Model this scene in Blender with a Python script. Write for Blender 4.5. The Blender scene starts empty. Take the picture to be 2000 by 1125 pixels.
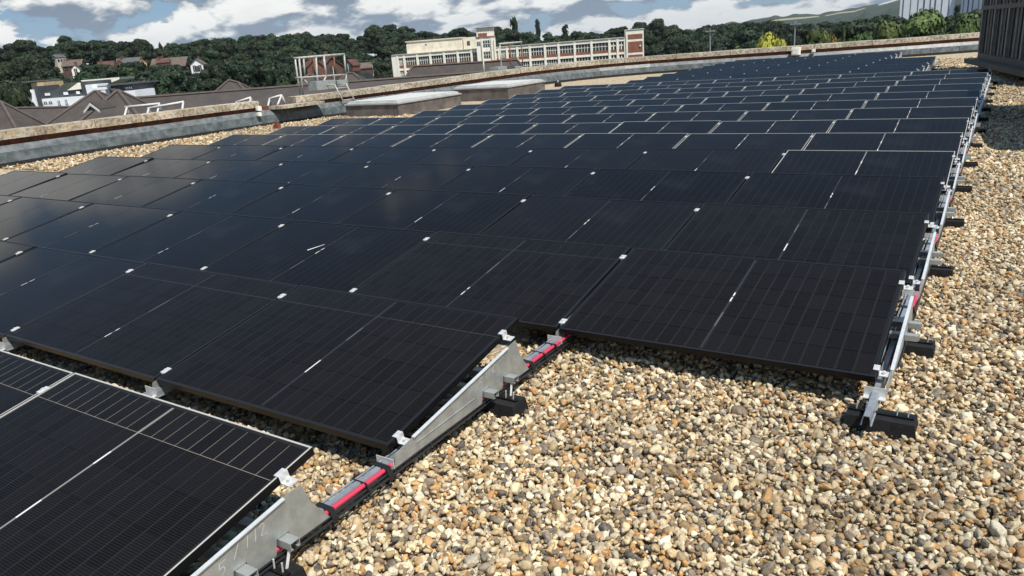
import bpy, math, random
import numpy as np

R_ = math.radians
rng = np.random.default_rng(7)
random.seed(7)
scene = bpy.context.scene

# ------------------------------------------------------------------ camera
CAM = np.array([2.10692, -2.09965, 1.79541])
YAW, PITCH, ROLL, FOC = R_(33.69034), R_(-17.93108), R_(4.41566), 1458.82
def _rot(a, b, c):
    ca, sa, cb, sb, cc, sc = math.cos(a), math.sin(a), math.cos(b), math.sin(b), math.cos(c), math.sin(c)
    return (np.array([[ca, -sa, 0], [sa, ca, 0], [0, 0, 1]]) @ np.array([[1, 0, 0], [0, cb, -sb], [0, sb, cb]])
            @ np.array([[cc, 0, sc], [0, 1, 0], [-sc, 0, cc]]))
ROT = _rot(YAW, PITCH, ROLL)
cam_data = bpy.data.cameras.new('camera')
cam = bpy.data.objects.new('camera', cam_data)
scene.collection.objects.link(cam)
from mathutils import Matrix, Vector
cam.matrix_world = Matrix(((ROT[0, 0], ROT[0, 2], -ROT[0, 1], CAM[0]), (ROT[1, 0], ROT[1, 2], -ROT[1, 1], CAM[1]),
                           (ROT[2, 0], ROT[2, 2], -ROT[2, 1], CAM[2]), (0, 0, 0, 1)))
cam_data.sensor_width = 36.0
cam_data.lens = FOC / 2000 * 36
cam_data.clip_start = 0.05
cam_data.clip_end = 30000
scene.camera = cam

# ------------------------------------------------------------------ sun, sky, exposure
SUN = np.array([0.55, -0.22, 1.0]); SUN /= np.linalg.norm(SUN)
SUN_EL = math.asin(SUN[2]); SUN_AZ = math.atan2(SUN[0], SUN[1])
sun_d = bpy.data.lights.new('sun', 'SUN'); sun_d.energy = 5.0; sun_d.angle = R_(0.53); sun_d.color = (1.0, 0.95, 0.86)
sun = bpy.data.objects.new('sun', sun_d); scene.collection.objects.link(sun)
sun.rotation_euler = Vector(SUN.tolist()).to_track_quat('Z', 'Y').to_euler()

world = bpy.data.worlds.new('World'); scene.world = world; world.use_nodes = True
wt = world.node_tree; wt.nodes.clear()
def N(t, typ, **kw):
    n = t.nodes.new(typ)
    for k, v in kw.items():
        if k.startswith('i_'):
            n.inputs[int(k[2:]) if k[2:].isdigit() else k[2:].replace('_', ' ')].default_value = v
        else: setattr(n, k, v)
    return n
def mth(t, op, a, b=None, c=None, clamp=False):
    n = t.nodes.new('ShaderNodeMath'); n.operation = op; n.use_clamp = clamp
    for i, x in enumerate((a, b, c)):
        if x is None: continue
        if isinstance(x, (int, float)): n.inputs[i].default_value = x
        else: t.links.new(x, n.inputs[i])
    return n.outputs[0]
def vmth(t, op, a, b=None):
    n = t.nodes.new('ShaderNodeVectorMath'); n.operation = op
    for i, x in enumerate((a, b)):
        if x is None: continue
        if isinstance(x, (tuple, list)): n.inputs[i].default_value = x
        elif isinstance(x, (int, float)): n.inputs['Scale'].default_value = x
        else: t.links.new(x, n.inputs['Scale'] if (op == 'SCALE' and i == 1) else n.inputs[i])
    return n.outputs[0]
def mixc(t, fac, a, b, blend='MIX'):
    n = t.nodes.new('ShaderNodeMix'); n.data_type = 'RGBA'; n.blend_type = blend; n.clamp_factor = True
    for s, x in ((n.inputs[0], fac), (n.inputs[6], a), (n.inputs[7], b)):
        if isinstance(x, (int, float)): s.default_value = x
        elif isinstance(x, (tuple, list)): s.default_value = tuple(x) + ((1,) if len(x) == 3 else ())
        else: t.links.new(x, s)
    return n.outputs[2]
def smooth(t, x, lo, hi):
    n = t.nodes.new('ShaderNodeMapRange'); n.interpolation_type = 'SMOOTHSTEP'
    t.links.new(x, n.inputs[0]); n.inputs[1].default_value = lo; n.inputs[2].default_value = hi
    return n.outputs[0]
def ramp(t, fac, stops, interp='LINEAR'):
    n = t.nodes.new('ShaderNodeValToRGB'); n.color_ramp.interpolation = interp
    el = n.color_ramp.elements
    while len(el) < len(stops): el.new(0.5)
    for e, (p, c) in zip(el, stops): e.position = p; e.color = tuple(c) + ((1,) if len(c) == 3 else ())
    t.links.new(fac, n.inputs[0]); return n.outputs[0]

sky = N(wt, 'ShaderNodeTexSky', sky_type='NISHITA', sun_disc=False, sun_elevation=SUN_EL, sun_rotation=SUN_AZ)
sky.altitude = 60; sky.air_density = 1.0; sky.dust_density = 0.6; sky.ozone_density = 1.2
tc = N(wt, 'ShaderNodeTexCoord')
SKY_STRENGTH = 0.085
def cloud_noise(dz_shift, dx_shift=0.0, detail=8.0):
    sep = N(wt, 'ShaderNodeSeparateXYZ'); wt.links.new(tc.outputs['Generated'], sep.inputs[0])
    z = mth(wt, 'MAXIMUM', mth(wt, 'ADD', sep.outputs[2], dz_shift), -0.02)
    den = mth(wt, 'ADD', z, 0.36)
    x = mth(wt, 'ADD', mth(wt, 'DIVIDE', sep.outputs[0], den), dx_shift)
    y = mth(wt, 'DIVIDE', sep.outputs[1], den)
    cmb = N(wt, 'ShaderNodeCombineXYZ'); wt.links.new(x, cmb.inputs[0]); wt.links.new(y, cmb.inputs[1])
    cmb.inputs[2].default_value = 26.6
    nz = N(wt, 'ShaderNodeTexNoise', noise_dimensions='3D')
    nz.inputs['Scale'].default_value = 4.1; nz.inputs['Detail'].default_value = detail
    nz.inputs['Roughness'].default_value = 0.57; nz.inputs['Distortion'].default_value = 0.15
    wt.links.new(cmb.outputs[0], nz.inputs['Vector'])
    return nz.outputs['Fac'], sep.outputs[2]
n0, dirz = cloud_noise(0.0)
m0, _ = cloud_noise(0.0, 0.0, 4.0)
n1, _ = cloud_noise(0.019, 0.016, 4.0)
high = mth(wt, 'MULTIPLY', smooth(wt, dirz, 0.29, 0.36), 0.28)
cover = smooth(wt, mth(wt, 'SUBTRACT', n0, high), 0.385, 0.430)
lit = smooth(wt, mth(wt, 'ADD', mth(wt, 'SUBTRACT', m0, n1), mth(wt, 'MULTIPLY', mth(wt, 'SUBTRACT', n0, m0), 0.9)), -0.085, 0.06)
thick = smooth(wt, n0, 0.50, 0.72)
lit2 = mth(wt, 'SUBTRACT', lit, mth(wt, 'MULTIPLY', thick, 0.15), clamp=True)
k = 0.87 / SKY_STRENGTH
ccol = mixc(wt, lit2, (0.22 * k, 0.285 * k, 0.37 * k), (1.02 * k, 1.02 * k, 0.98 * k))
# low air near the horizon: greyer clouds
low = smooth(wt, dirz, 0.062, 0.012)
ccol = mixc(wt, mth(wt, 'MULTIPLY', low, 0.35), ccol, (0.28 * k, 0.36 * k, 0.46 * k))
skyc = mixc(wt, 0.62, sky.outputs[0], (0.115 * k, 0.30 * k, 0.56 * k))
tot = mixc(wt, cover, skyc, ccol)
bg = N(wt, 'ShaderNodeBackground'); bg.inputs['Strength'].default_value = SKY_STRENGTH
wt.links.new(tot, bg.inputs['Color'])
wo = N(wt, 'ShaderNodeOutputWorld'); wt.links.new(bg.outputs[0], wo.inputs['Surface'])

scene.view_settings.view_transform = 'Standard'
scene.view_settings.look = 'None'
scene.view_settings.gamma = 1.0
scene.view_settings.use_curve_mapping = False
scene.view_settings.exposure = 0.22
scene.cycles.max_bounces = 6
scene.cycles.transparent_max_bounces = 4

# ------------------------------------------------------------------ pixel <-> place helpers (photo is 2000 x 1125)
def ray(u, v): return ROT @ np.array([(u - 1000) / FOC, 1.0, -(v - 562.5) / FOC])
def at(u, v, depth):
    return CAM + ray(u, v) * depth                       # depth along the view axis
def at_h(u, v, dist):
    d = ray(u, v); return CAM + d * dist / math.hypot(d[0], d[1])
def onz(u, v, z=0.0):
    d = ray(u, v); return CAM + d * (z - CAM[2]) / d[2]
def onx(u, v, x):
    d = ray(u, v); return CAM + d * (x - CAM[0]) / d[0]
def proj(P):
    q = (np.asarray(P) - CAM) @ ROT
    return np.stack([1000 + FOC * q[..., 0] / q[..., 1], 562.5 - FOC * q[..., 2] / q[..., 1], q[..., 1]], -1)

# ------------------------------------------------------------------ materials
MAT = {}
def mat(name, col=(0.5, 0.5, 0.5), rough=0.6, metal=0.0, spec=0.5, var=0.0, vscale=8.0, vcol=None, bump=0.0, bscale=40.0,
        coords='Object', ior=None, detail=5.0):
    m = bpy.data.materials.new(name); m.use_nodes = True; t = m.node_tree
    b = t.nodes['Principled BSDF']
    b.inputs['Roughness'].default_value = rough; b.inputs['Metallic'].default_value = metal
    b.inputs['Specular IOR Level'].default_value = spec
    if ior: b.inputs['IOR'].default_value = ior
    c = N(t, 'ShaderNodeTexCoord')
    if var > 0 or vcol:
        nz = N(t, 'ShaderNodeTexNoise'); nz.inputs['Scale'].default_value = vscale; nz.inputs['Detail'].default_value = detail
        nz.inputs['Roughness'].default_value = 0.65
        t.links.new(c.outputs[coords], nz.inputs['Vector'])
        hi = vcol if vcol else tuple(min(1, x * (1 + var)) for x in col)
        lo = tuple(x * (1 - var) for x in col) if not vcol else col
        f = smooth(t, nz.outputs['Fac'], 0.32, 0.68)
        t.links.new(mixc(t, f, lo, hi), b.inputs['Base Color'])
    else:
        b.inputs['Base Color'].default_value = (*col, 1)
    if bump > 0:
        nb = N(t, 'ShaderNodeTexNoise'); nb.inputs['Scale'].default_value = bscale; nb.inputs['Detail'].default_value = 4
        t.links.new(c.outputs[coords], nb.inputs['Vector'])
        bp = N(t, 'ShaderNodeBump'); bp.inputs['Strength'].default_value = bump; bp.inputs['Distance'].default_value = 0.02
        t.links.new(nb.outputs['Fac'], bp.inputs['Height']); t.links.new(bp.outputs[0], b.inputs['Normal'])
    MAT[name] = m
    return m

mat('frame_black', (0.006, 0.006, 0.0065), 0.40, spec=0.25, var=0.15, vscale=3)
mat('lip_black', (0.011, 0.011, 0.012), 0.4, spec=0.3)
mat('lip_glint', (0.50, 0.475, 0.43), 0.4, metal=0.2)  # sun glint on the black frame lip, painted as a pale colour
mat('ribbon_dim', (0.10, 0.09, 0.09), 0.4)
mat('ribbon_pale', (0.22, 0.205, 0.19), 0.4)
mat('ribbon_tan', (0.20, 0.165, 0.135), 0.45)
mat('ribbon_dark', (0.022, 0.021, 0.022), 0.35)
mat('ribbon_glint', (0.62, 0.60, 0.58), 0.4)  # sun glints on the centre ribbon, put into its colour
mat('galvanised', (0.40, 0.42, 0.41), 0.42, metal=0.55, var=0.14, vscale=14, bump=0.03, bscale=60)
mat('galvanised_rail', (0.36, 0.39, 0.42), 0.4, metal=0.55, var=0.2, vscale=10)
mat('aluminium', (0.64, 0.64, 0.63), 0.38, metal=0.35, var=0.12, vscale=30)
mat('flange_light', (0.54, 0.56, 0.57), 0.42, metal=0.20, var=0.08, vscale=20)
mat('rubber', (0.012, 0.012, 0.013), 0.75, spec=0.25, var=0.35, vscale=18, bump=0.25, bscale=120)
mat('cable_red', (0.52, 0.040, 0.085), 0.42, spec=0.5)
mat('cable_black', (0.016, 0.016, 0.017), 0.24, spec=0.7)
mat('tie_black', (0.008, 0.008, 0.009), 0.5)
mat('chalk', (0.62, 0.63, 0.61), 0.9)
mat('skylight_curb', (0.125, 0.108, 0.098), 0.85, var=0.35, vscale=2.2, bump=0.1, bscale=30)
mat('skylight_lid', (0.50, 0.50, 0.48), 0.7, spec=0.15, var=0.05, vscale=2)
mat('skylight_trim', (0.42, 0.42, 0.40), 0.4, metal=0.2, var=0.12, vscale=3)
mat('brick_gap', (0.105, 0.036, 0.020), 0.9, var=0.5, vscale=4, bump=0.3, bscale=25)
mat('lead', (0.050, 0.062, 0.065), 0.5, vcol=(0.135, 0.155, 0.162), vscale=4.5, bump=0.12, bscale=9)
mat('lead_ledge', (0.075, 0.086, 0.088), 0.42, vcol=(0.17, 0.185, 0.19), vscale=5, bump=0.1, bscale=12)
mat('felt_strip', (0.016, 0.016, 0.016), 0.9, var=0.3, vscale=4)
mat('coping_wash', (0.52, 0.48, 0.42), 0.9)
mat('rust', (0.17, 0.078, 0.040), 0.85, var=0.5, vscale=12)
mat('painted_steel', (0.38, 0.38, 0.35), 0.55, var=0.2, vscale=9)
mat('white_steel', (0.55, 0.545, 0.51), 0.5, var=0.1, vscale=9)
mat('unit_dark', (0.115, 0.103, 0.09), 0.6, var=0.3, vscale=3, bump=0.04)
mat('unit_rib', (0.030, 0.028, 0.026), 0.55, var=0.3, vscale=5)
mat('unit_post', (0.15, 0.145, 0.135), 0.55, var=0.25, vscale=5)
mat('unit_deck', (0.085, 0.068, 0.055), 0.75, var=0.3, vscale=4, bump=0.05)
mat('white_paint', (0.84, 0.80, 0.70), 0.85, spec=0.2, var=0.06, vscale=0.6)
mat('cool_white', (0.80, 0.82, 0.86), 0.85, spec=0.2, var=0.04, vscale=0.4)
mat('cream_render', (0.66, 0.61, 0.50), 0.85, var=0.12, vscale=0.5)
mat('concrete_old', (0.50, 0.46, 0.38), 0.9, vcol=(0.62, 0.58, 0.50), vscale=0.7)
mat('grey_dark', (0.055, 0.065, 0.072), 0.7, var=0.15, vscale=0.5)
mat('tan_render', (0.47, 0.34, 0.20), 0.85, var=0.15, vscale=0.8)
mat('roof_tile', (0.047, 0.040, 0.036), 0.85, vcol=(0.070, 0.058, 0.052), vscale=1.3, bump=0.2, bscale=14)
mat('roof_ridge', (0.090, 0.072, 0.062), 0.85, var=0.15, vscale=3)
mat('roof_slate', (0.085, 0.085, 0.09), 0.75, var=0.25, vscale=1.0)
mat('roof_red', (0.095, 0.042, 0.033), 0.85, var=0.3, vscale=1.0)
mat('roof_pale', (0.115, 0.086, 0.068), 0.85, var=0.25, vscale=1.0)
mat('roof_green', (0.075, 0.085, 0.062), 0.8, var=0.2, vscale=0.8)
mat('window_glass', (0.035, 0.05, 0.055), 0.12, spec=0.7, var=0.4, vscale=0.35)
mat('tower_stripe', (0.12, 0.14, 0.17), 0.4)
mat('bark', (0.06, 0.045, 0.032), 0.95, var=0.3, vscale=6)
mat('lamp_steel', (0.32, 0.34, 0.36), 0.5, metal=0.3)
mat('terracotta', (0.22, 0.055, 0.038), 0.8, var=0.2, vscale=10)

def brick_mat(name, c1, c2, mortar, scale):
    m = bpy.data.materials.new(name); m.use_nodes = True; t = m.node_tree; b = t.nodes['Principled BSDF']
    b.inputs['Roughness'].default_value = 0.9
    c = N(t, 'ShaderNodeTexCoord')
    nz = N(t, 'ShaderNodeTexNoise'); nz.inputs['Scale'].default_value = 1.2; nz.inputs['Detail'].default_value = 6
    t.links.new(c.outputs['Object'], nz.inputs['Vector'])
    t.links.new(mixc(t, smooth(t, nz.outputs['Fac'], 0.3, 0.7), c1, c2), b.inputs['Base Color'])
    MAT[name] = m
brick_mat('brick_factory', (0.20, 0.075, 0.045), (0.27, 0.115, 0.072), (0.4, 0.35, 0.3), 1)
brick_mat('brick_red', (0.125, 0.052, 0.034), (0.175, 0.078, 0.052), (0.4, 0.35, 0.3), 1)
brick_mat('brick_dull', (0.080, 0.042, 0.032), (0.120, 0.066, 0.048), (0.4, 0.35, 0.3), 1)

# concrete coping: cream, lichen in ochre and near-black spots
def coping_mat():
    m = bpy.data.materials.new('coping_stone'); m.use_nodes = True; t = m.node_tree; b = t.nodes['Principled BSDF']
    b.inputs['Roughness'].default_value = 0.95
    c = N(t, 'ShaderNodeTexCoord'); g = N(t, 'ShaderNodeNewGeometry')
    def nz(s, d=6):
        n = N(t, 'ShaderNodeTexNoise'); n.inputs['Scale'].default_value = s; n.inputs['Detail'].default_value = d
        n.inputs['Roughness'].default_value = 0.7
        t.links.new(g.outputs['Position'], n.inputs['Vector']); return n.outputs['Fac']
    base = mixc(t, smooth(t, nz(1.7), 0.35, 0.65), (0.32, 0.27, 0.195), (0.52, 0.46, 0.37))
    c1 = mixc(t, mth(t, 'MULTIPLY', smooth(t, nz(11), 0.46, 0.58), 0.8), base, (0.135, 0.115, 0.085))
    sep = N(t, 'ShaderNodeSeparateXYZ'); t.links.new(g.outputs['Position'], sep.inputs[0])
    left = smooth(t, sep.outputs[1], 22.0, 8.0)
    och = mth(t, 'MULTIPLY', smooth(t, nz(6.0), 0.52, 0.62), left)
    c2 = mixc(t, mth(t, 'MULTIPLY', och, 0.65), c1, (0.44, 0.27, 0.08))
    c3 = mixc(t, smooth(t, nz(13.0), 0.60, 0.70), c2, (0.66, 0.62, 0.55))
    rb = N(t, 'ShaderNodeObjectInfo')
    hs = N(t, 'ShaderNodeHueSaturation'); t.links.new(c3, hs.inputs['Color'])
    t.links.new(mth(t, 'ADD', mth(t, 'MULTIPLY', rb.outputs['Random'], 0.25), 0.86), hs.inputs['Value'])
    t.links.new(hs.outputs[0], b.inputs['Base Color'])
    bp = N(t, 'ShaderNodeBump'); bp.inputs['Strength'].default_value = 0.5; bp.inputs['Distance'].default_value = 0.02
    t.links.new(nz(20), bp.inputs['Height']); t.links.new(bp.outputs[0], b.inputs['Normal'])
    MAT['coping_stone'] = m
coping_mat()

# photovoltaic laminate: black cells; the printed grid is drawn only where the cells are too small to build
def laminate_mat(name, grid, gap_col, cell_col):
    m = bpy.data.materials.new(name); m.use_nodes = True; t = m.node_tree; b = t.nodes['Principled BSDF']
    c = N(t, 'ShaderNodeTexCoord'); sep = N(t, 'ShaderNodeSeparateXYZ'); t.links.new(c.outputs['Object'], sep.inputs[0])
    oi = N(t, 'ShaderNodeObjectInfo')
    tint = mixc(t, oi.outputs['Random'], cell_col, tuple(x * 1.5 for x in cell_col))
    nz = N(t, 'ShaderNodeTexNoise'); nz.inputs['Scale'].default_value = 2.0; t.links.new(c.outputs['Object'], nz.inputs['Vector'])
    dust = mth(t, 'MULTIPLY', smooth(t, nz.outputs['Fac'], 0.45, 0.8), 0.25)
    base = mixc(t, dust, tint, (0.03, 0.03, 0.032))
    if grid:
        def line(src, p, half, off):
            a = mth(t, 'PINGPONG', mth(t, 'SUBTRACT', src, off), p / 2)
            return mth(t, 'LESS_THAN', a, half)
        lx = line(sep.outputs[0], 0.0835, 0.0045, 0.861 + 0.0417 - 0.0835 / 2 + 0.0)
        ly = line(sep.outputs[1], 0.1815, 0.0018, 0.567)
        g = mth(t, 'MAXIMUM', lx, mth(t, 'MULTIPLY', ly, 0.35))
        base = mixc(t, mth(t, 'MULTIPLY', g, 0.40), base, gap_col)
    if not grid and name == 'cell_black':                   # the fine wires that cross every cell
        wv = mth(t, 'LESS_THAN', mth(t, 'PINGPONG', sep.outputs[1], 0.0504 / 10), 0.00042)
        base = mixc(t, wv, base, (0.040, 0.037, 0.035))
    # anti-reflective glass over the cells: weak mirror that grows towards grazing angles
    t.nodes.remove(b)
    di = N(t, 'ShaderNodeBsdfDiffuse'); t.links.new(base, di.inputs['Color'])
    gl = N(t, 'ShaderNodeBsdfGlossy'); gl.inputs['Roughness'].default_value = 0.09; gl.inputs['Color'].default_value = (1, 0.985, 0.96, 1)
    fr = N(t, 'ShaderNodeFresnel'); fr.inputs['IOR'].default_value = 1.117
    mx = N(t, 'ShaderNodeMixShader'); t.links.new(fr.outputs[0], mx.inputs[0]); t.links.new(di.outputs[0], mx.inputs[1]); t.links.new(gl.outputs[0], mx.inputs[2])
    t.links.new(mx.outputs[0], t.nodes['Material Output'].inputs['Surface'])
    MAT[name] = m
laminate_mat('laminate_far', True, (0.022, 0.022, 0.024), (0.0058, 0.0055, 0.0062))
laminate_mat('cell_black', False, None, (0.0058, 0.0055, 0.0062))
laminate_mat('backing_dark', False, None, (0.0125, 0.0115, 0.0125))
laminate_mat('backing_line', False, None, (0.0125, 0.012, 0.012))

def gravel_bed_mat():
    m = bpy.data.materials.new('gravel_bed'); m.use_nodes = True; t = m.node_tree; b = t.nodes['Principled BSDF']
    b.inputs['Roughness'].default_value = 0.9
    g = N(t, 'ShaderNodeNewGeometry')
    vo = N(t, 'ShaderNodeTexVoronoi'); vo.inputs['Scale'].default_value = 27; t.links.new(g.outputs['Position'], vo.inputs['Vector'])
    sx = N(t, 'ShaderNodeSeparateColor'); t.links.new(vo.outputs['Color'], sx.inputs[0])
    col = ramp(t, sx.outputs[0], PEB)
    edge = smooth(t, vo.outputs['Distance'], 0.35, 0.75)
    nz = N(t, 'ShaderNodeTexNoise'); nz.inputs['Scale'].default_value = 1.1; t.links.new(g.outputs['Position'], nz.inputs['Vector'])
    col = mixc(t, 0.30, col, mixc(t, nz.outputs['Fac'], (0.26, 0.205, 0.14), (0.48, 0.41, 0.30)))
    t.links.new(col, b.inputs['Base Color'])
    bp = N(t, 'ShaderNodeBump'); bp.inputs['Strength'].default_value = 1.0; bp.inputs['Distance'].default_value = 0.03; bp.invert = True
    t.links.new(vo.outputs['Distance'], bp.inputs['Height']); t.links.new(bp.outputs[0], b.inputs['Normal'])
    MAT['gravel_bed'] = m
PEB = [(0.0, (0.060, 0.054, 0.047)), (0.04, (0.13, 0.112, 0.092)), (0.11, (0.26, 0.22, 0.17)), (0.19, (0.20, 0.132, 0.072)),
       (0.30, (0.38, 0.275, 0.15)), (0.43, (0.55, 0.43, 0.255)), (0.54, (0.47, 0.415, 0.32)), (0.65, (0.70, 0.57, 0.34)),
       (0.78, (0.77, 0.70, 0.54)), (0.87, (0.38, 0.255, 0.13)), (0.95, (0.47, 0.235, 0.075)), (1.0, (0.62, 0.43, 0.205))]
gravel_bed_mat()

def pebble_mat():
    m = bpy.data.materials.new('pebble'); m.use_nodes = True; t = m.node_tree; b = t.nodes['Principled BSDF']
    b.inputs['Roughness'].default_value = 0.62; b.inputs['Specular IOR Level'].default_value = 0.4
    a = N(t, 'ShaderNodeAttribute', attribute_type='INSTANCER', attribute_name='pcol')
    c = N(t, 'ShaderNodeTexCoord')
    off = N(t, 'ShaderNodeCombineXYZ'); t.links.new(mth(t, 'MULTIPLY', a.outputs['Fac'], 91.7), off.inputs[0])
    p = vmth(t, 'ADD', c.outputs['Object'], off.outputs[0])
    nz = N(t, 'ShaderNodeTexNoise'); nz.inputs['Scale'].default_value = 1.1; nz.inputs['Detail'].default_value = 5
    nz.inputs['Roughness'].default_value = 0.65; t.links.new(p, nz.inputs['Vector'])
    f = mth(t, 'ADD', a.outputs['Fac'], mth(t, 'MULTIPLY', mth(t, 'SUBTRACT', nz.outputs['Fac'], 0.5), 0.30))
    col = ramp(t, mth(t, 'PINGPONG', f, 1.0), PEB)
    n2 = N(t, 'ShaderNodeTexNoise'); n2.inputs['Scale'].default_value = 3.5; n2.inputs['Detail'].default_value = 3
    t.links.new(p, n2.inputs['Vector'])
    col = mixc(t, mth(t, 'MULTIPLY', smooth(t, n2.outputs['Fac'], 0.56, 0.68), 0.5), col, (0.20, 0.155, 0.11))
    pv_ = N(t, 'ShaderNodeAttribute', attribute_type='INSTANCER', attribute_name='pval')
    col = mixc(t, 1.0, col, pv_.outputs['Color'], 'MULTIPLY')
    t.links.new(col, b.inputs['Base Color'])
    bp = N(t, 'ShaderNodeBump'); bp.inputs['Strength'].default_value = 0.25; bp.inputs['Distance'].default_value = 0.004
    t.links.new(n2.outputs['Fac'], bp.inputs['Height']); t.links.new(bp.outputs[0], b.inputs['Normal'])
    MAT['pebble'] = m
pebble_mat()

def leaf_mat(name, dark, light, rough=0.6):
    m = bpy.data.materials.new(name); m.use_nodes = True; t = m.node_tree; b = t.nodes['Principled BSDF']
    b.inputs['Roughness'].default_value = rough; b.inputs['Specular IOR Level'].default_value = 0.25
    a = N(t, 'ShaderNodeAttribute', attribute_type='GEOMETRY', attribute_name='tone')
    oi = N(t, 'ShaderNodeObjectInfo')
    c = mixc(t, a.outputs['Fac'], dark, light)
    hs = N(t, 'ShaderNodeHueSaturation'); t.links.new(c, hs.inputs['Color'])
    t.links.new(mth(t, 'ADD', mth(t, 'MULTIPLY', oi.outputs['Random'], 0.07), 0.455), hs.inputs['Hue'])
    t.links.new(mth(t, 'ADD', mth(t, 'MULTIPLY', mth(t, 'FRACT', mth(t, 'MULTIPLY', oi.outputs['Random'], 7.31)), 0.75), 0.62), hs.inputs['Value'])
    t.links.new(hs.outputs[0], b.inputs['Base Color'])
    MAT[name] = m
leaf_mat('leaf_dark', (0.0085, 0.0185, 0.0085), (0.0240, 0.0430, 0.0165))
leaf_mat('leaf_green', (0.022, 0.044, 0.013), (0.085, 0.130, 0.034))
leaf_mat('leaf_yellow', (0.12, 0.135, 0.020), (0.40, 0.36, 0.055))
leaf_mat('leaf_wood', (0.008, 0.017, 0.011), (0.036, 0.056, 0.026))

# ------------------------------------------------------------------ mesh helpers
COL = scene.collection
class MB:
    def __init__(s): s.v = []; s.f = []; s.m = []
    def poly(s, pts, mi=0):
        b = len(s.v); s.v += [tuple(map(float, p)) for p in pts]; s.f.append(tuple(range(b, b + len(pts)))); s.m.append(mi)
    def hexa(s, p, mi=0):
        """8 points: bottom loop 0-3 counter-clockwise, top loop 4-7"""
        b = len(s.v); s.v += [tuple(map(float, q)) for q in p]
        for f in ((3, 2, 1, 0), (4, 5, 6, 7), (0, 1, 5, 4), (1, 2, 6, 5), (2, 3, 7, 6), (3, 0, 4, 7)):
            s.f.append(tuple(b + i for i in f)); s.m.append(mi)
    def box(s, x0, x1, y0, y1, z0, z1, mi=0):
        s.hexa([(x0, y0, z0), (x1, y0, z0), (x1, y1, z0), (x0, y1, z0), (x0, y0, z1), (x1, y0, z1), (x1, y1, z1), (x0, y1, z1)], mi)
    def tube(s, pts, r, n=8, mi=0, cap=True):
        pts = [np.asarray(p, float) for p in pts]; rings = []
        for i, p in enumerate(pts):
            d = pts[min(i + 1, len(pts) - 1)] - pts[max(i - 1, 0)]; d = d / (np.linalg.norm(d) + 1e-9)
            a = np.cross(d, (0, 0, 1.0)) if abs(d[2]) < 0.95 else np.cross(d, (1.0, 0, 0))
            a /= np.linalg.norm(a); c = np.cross(d, a)
            rr = r[i] if isinstance(r, (list, tuple)) else r
            b = len(s.v)
            s.v += [tuple(p + rr * (math.cos(2 * math.pi * j / n) * a + math.sin(2 * math.pi * j / n) * c)) for j in range(n)]
            rings.append(b)
        for b0, b1 in zip(rings, rings[1:]):
            for j in range(n):
                k = (j + 1) % n
                s.f.append((b0 + j, b0 + k, b1 + k, b1 + j)); s.m.append(mi)
        if cap:
            s.f.append(tuple(rings[0] + j for j in reversed(range(n)))); s.m.append(mi)
            s.f.append(tuple(rings[-1] + j for j in range(n))); s.m.append(mi)
    def extrude(s, poly, d, mi=0):
        """closed 3-D polygon extruded by vector d"""
        poly = [np.asarray(p, float) for p in poly]; d = np.asarray(d, float); n = len(poly); b = len(s.v)
        s.v += [tuple(p) for p in poly] + [tuple(p + d) for p in poly]
        s.f.append(tuple(range(b + n - 1, b - 1, -1))); s.m.append(mi)
        s.f.append(tuple(range(b + n, b + 2 * n))); s.m.append(mi)
        for i in range(n):
            k = (i + 1) % n
            s.f.append((b + i, b + k, b + n + k, b + n + i)); s.m.append(mi)
    def mesh(s, name, mats, smooth=False):
        me = bpy.data.meshes.new(name); me.from_pydata(s.v, [], s.f)
        for m in ([mats] if isinstance(mats, str) else mats): me.materials.append(MAT[m])
        me.polygons.foreach_set('material_index', s.m)
        if smooth: me.polygons.foreach_set('use_smooth', [True] * len(s.f))
        me.update(); return me
    def obj(s, name, mats, parent=None, smooth=False, loc=None):
        o = bpy.data.objects.new(name, s.mesh(name, mats, smooth)); COL.objects.link(o)
        if parent: o.parent = parent
        if loc is not None: o.location = loc
        return o
def child(name, me, parent, loc=(0, 0, 0), rot=(0, 0, 0)):
    o = bpy.data.objects.new(name, me); COL.objects.link(o); o.parent = parent; o.location = loc; o.rotation_euler = rot; return o
def tag(o, label, cat, group=None):
    o['label'] = label; o['category'] = cat
    if group: o['group'] = group
    return o
def thing(name, label, cat, loc=(0, 0, 0), rot=(0, 0, 0), group=None):
    o = bpy.data.objects.new(name, None); COL.objects.link(o); o.location = loc; o.rotation_euler = rot
    o.empty_display_size = 0.1
    return tag(o, label, cat, group)
def structure(o, kind='structure', label=None):
    o['kind'] = kind
    if label: o['label'] = label
    return o
ORD = ['', 'first', 'second', 'third', 'fourth', 'fifth', 'sixth', 'seventh', 'eighth', 'ninth', 'tenth', 'eleventh', 'twelfth',
       'thirteenth', 'fourteenth', 'fifteenth', 'sixteenth', 'seventeenth', 'eighteenth', 'nineteenth', 'twentieth',
       'twenty-first', 'twenty-second', 'twenty-third', 'twenty-fourth', 'twenty-fifth']

# ------------------------------------------------------------------ the layout of the array
PITCH_Y, PITCH_X, TILT = 1.51727, 1.742, R_(10.404)
PW, PL, ZF = 1.722, 1.134, 0.17
ROWS = {}
for r in range(-1, 23):
    right = -1 if r <= 0 else 0 if r <= 13 else -1 if r <= 18 else -2
    left = {-1: -3, 0: -5, 1: -7}.get(r, -7 if r <= 7 else -6 if r <= 13 else -5)
    ROWS[r] = (left, right)
def silver(r, k): return r == -1 or (r == 4 and k == 0) or 5 <= r <= 13  # panels whose frame lip carries the painted sun glint
def row_name(r): return 'front row' if r == -1 else ORD[r + 2] + ' row'

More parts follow.
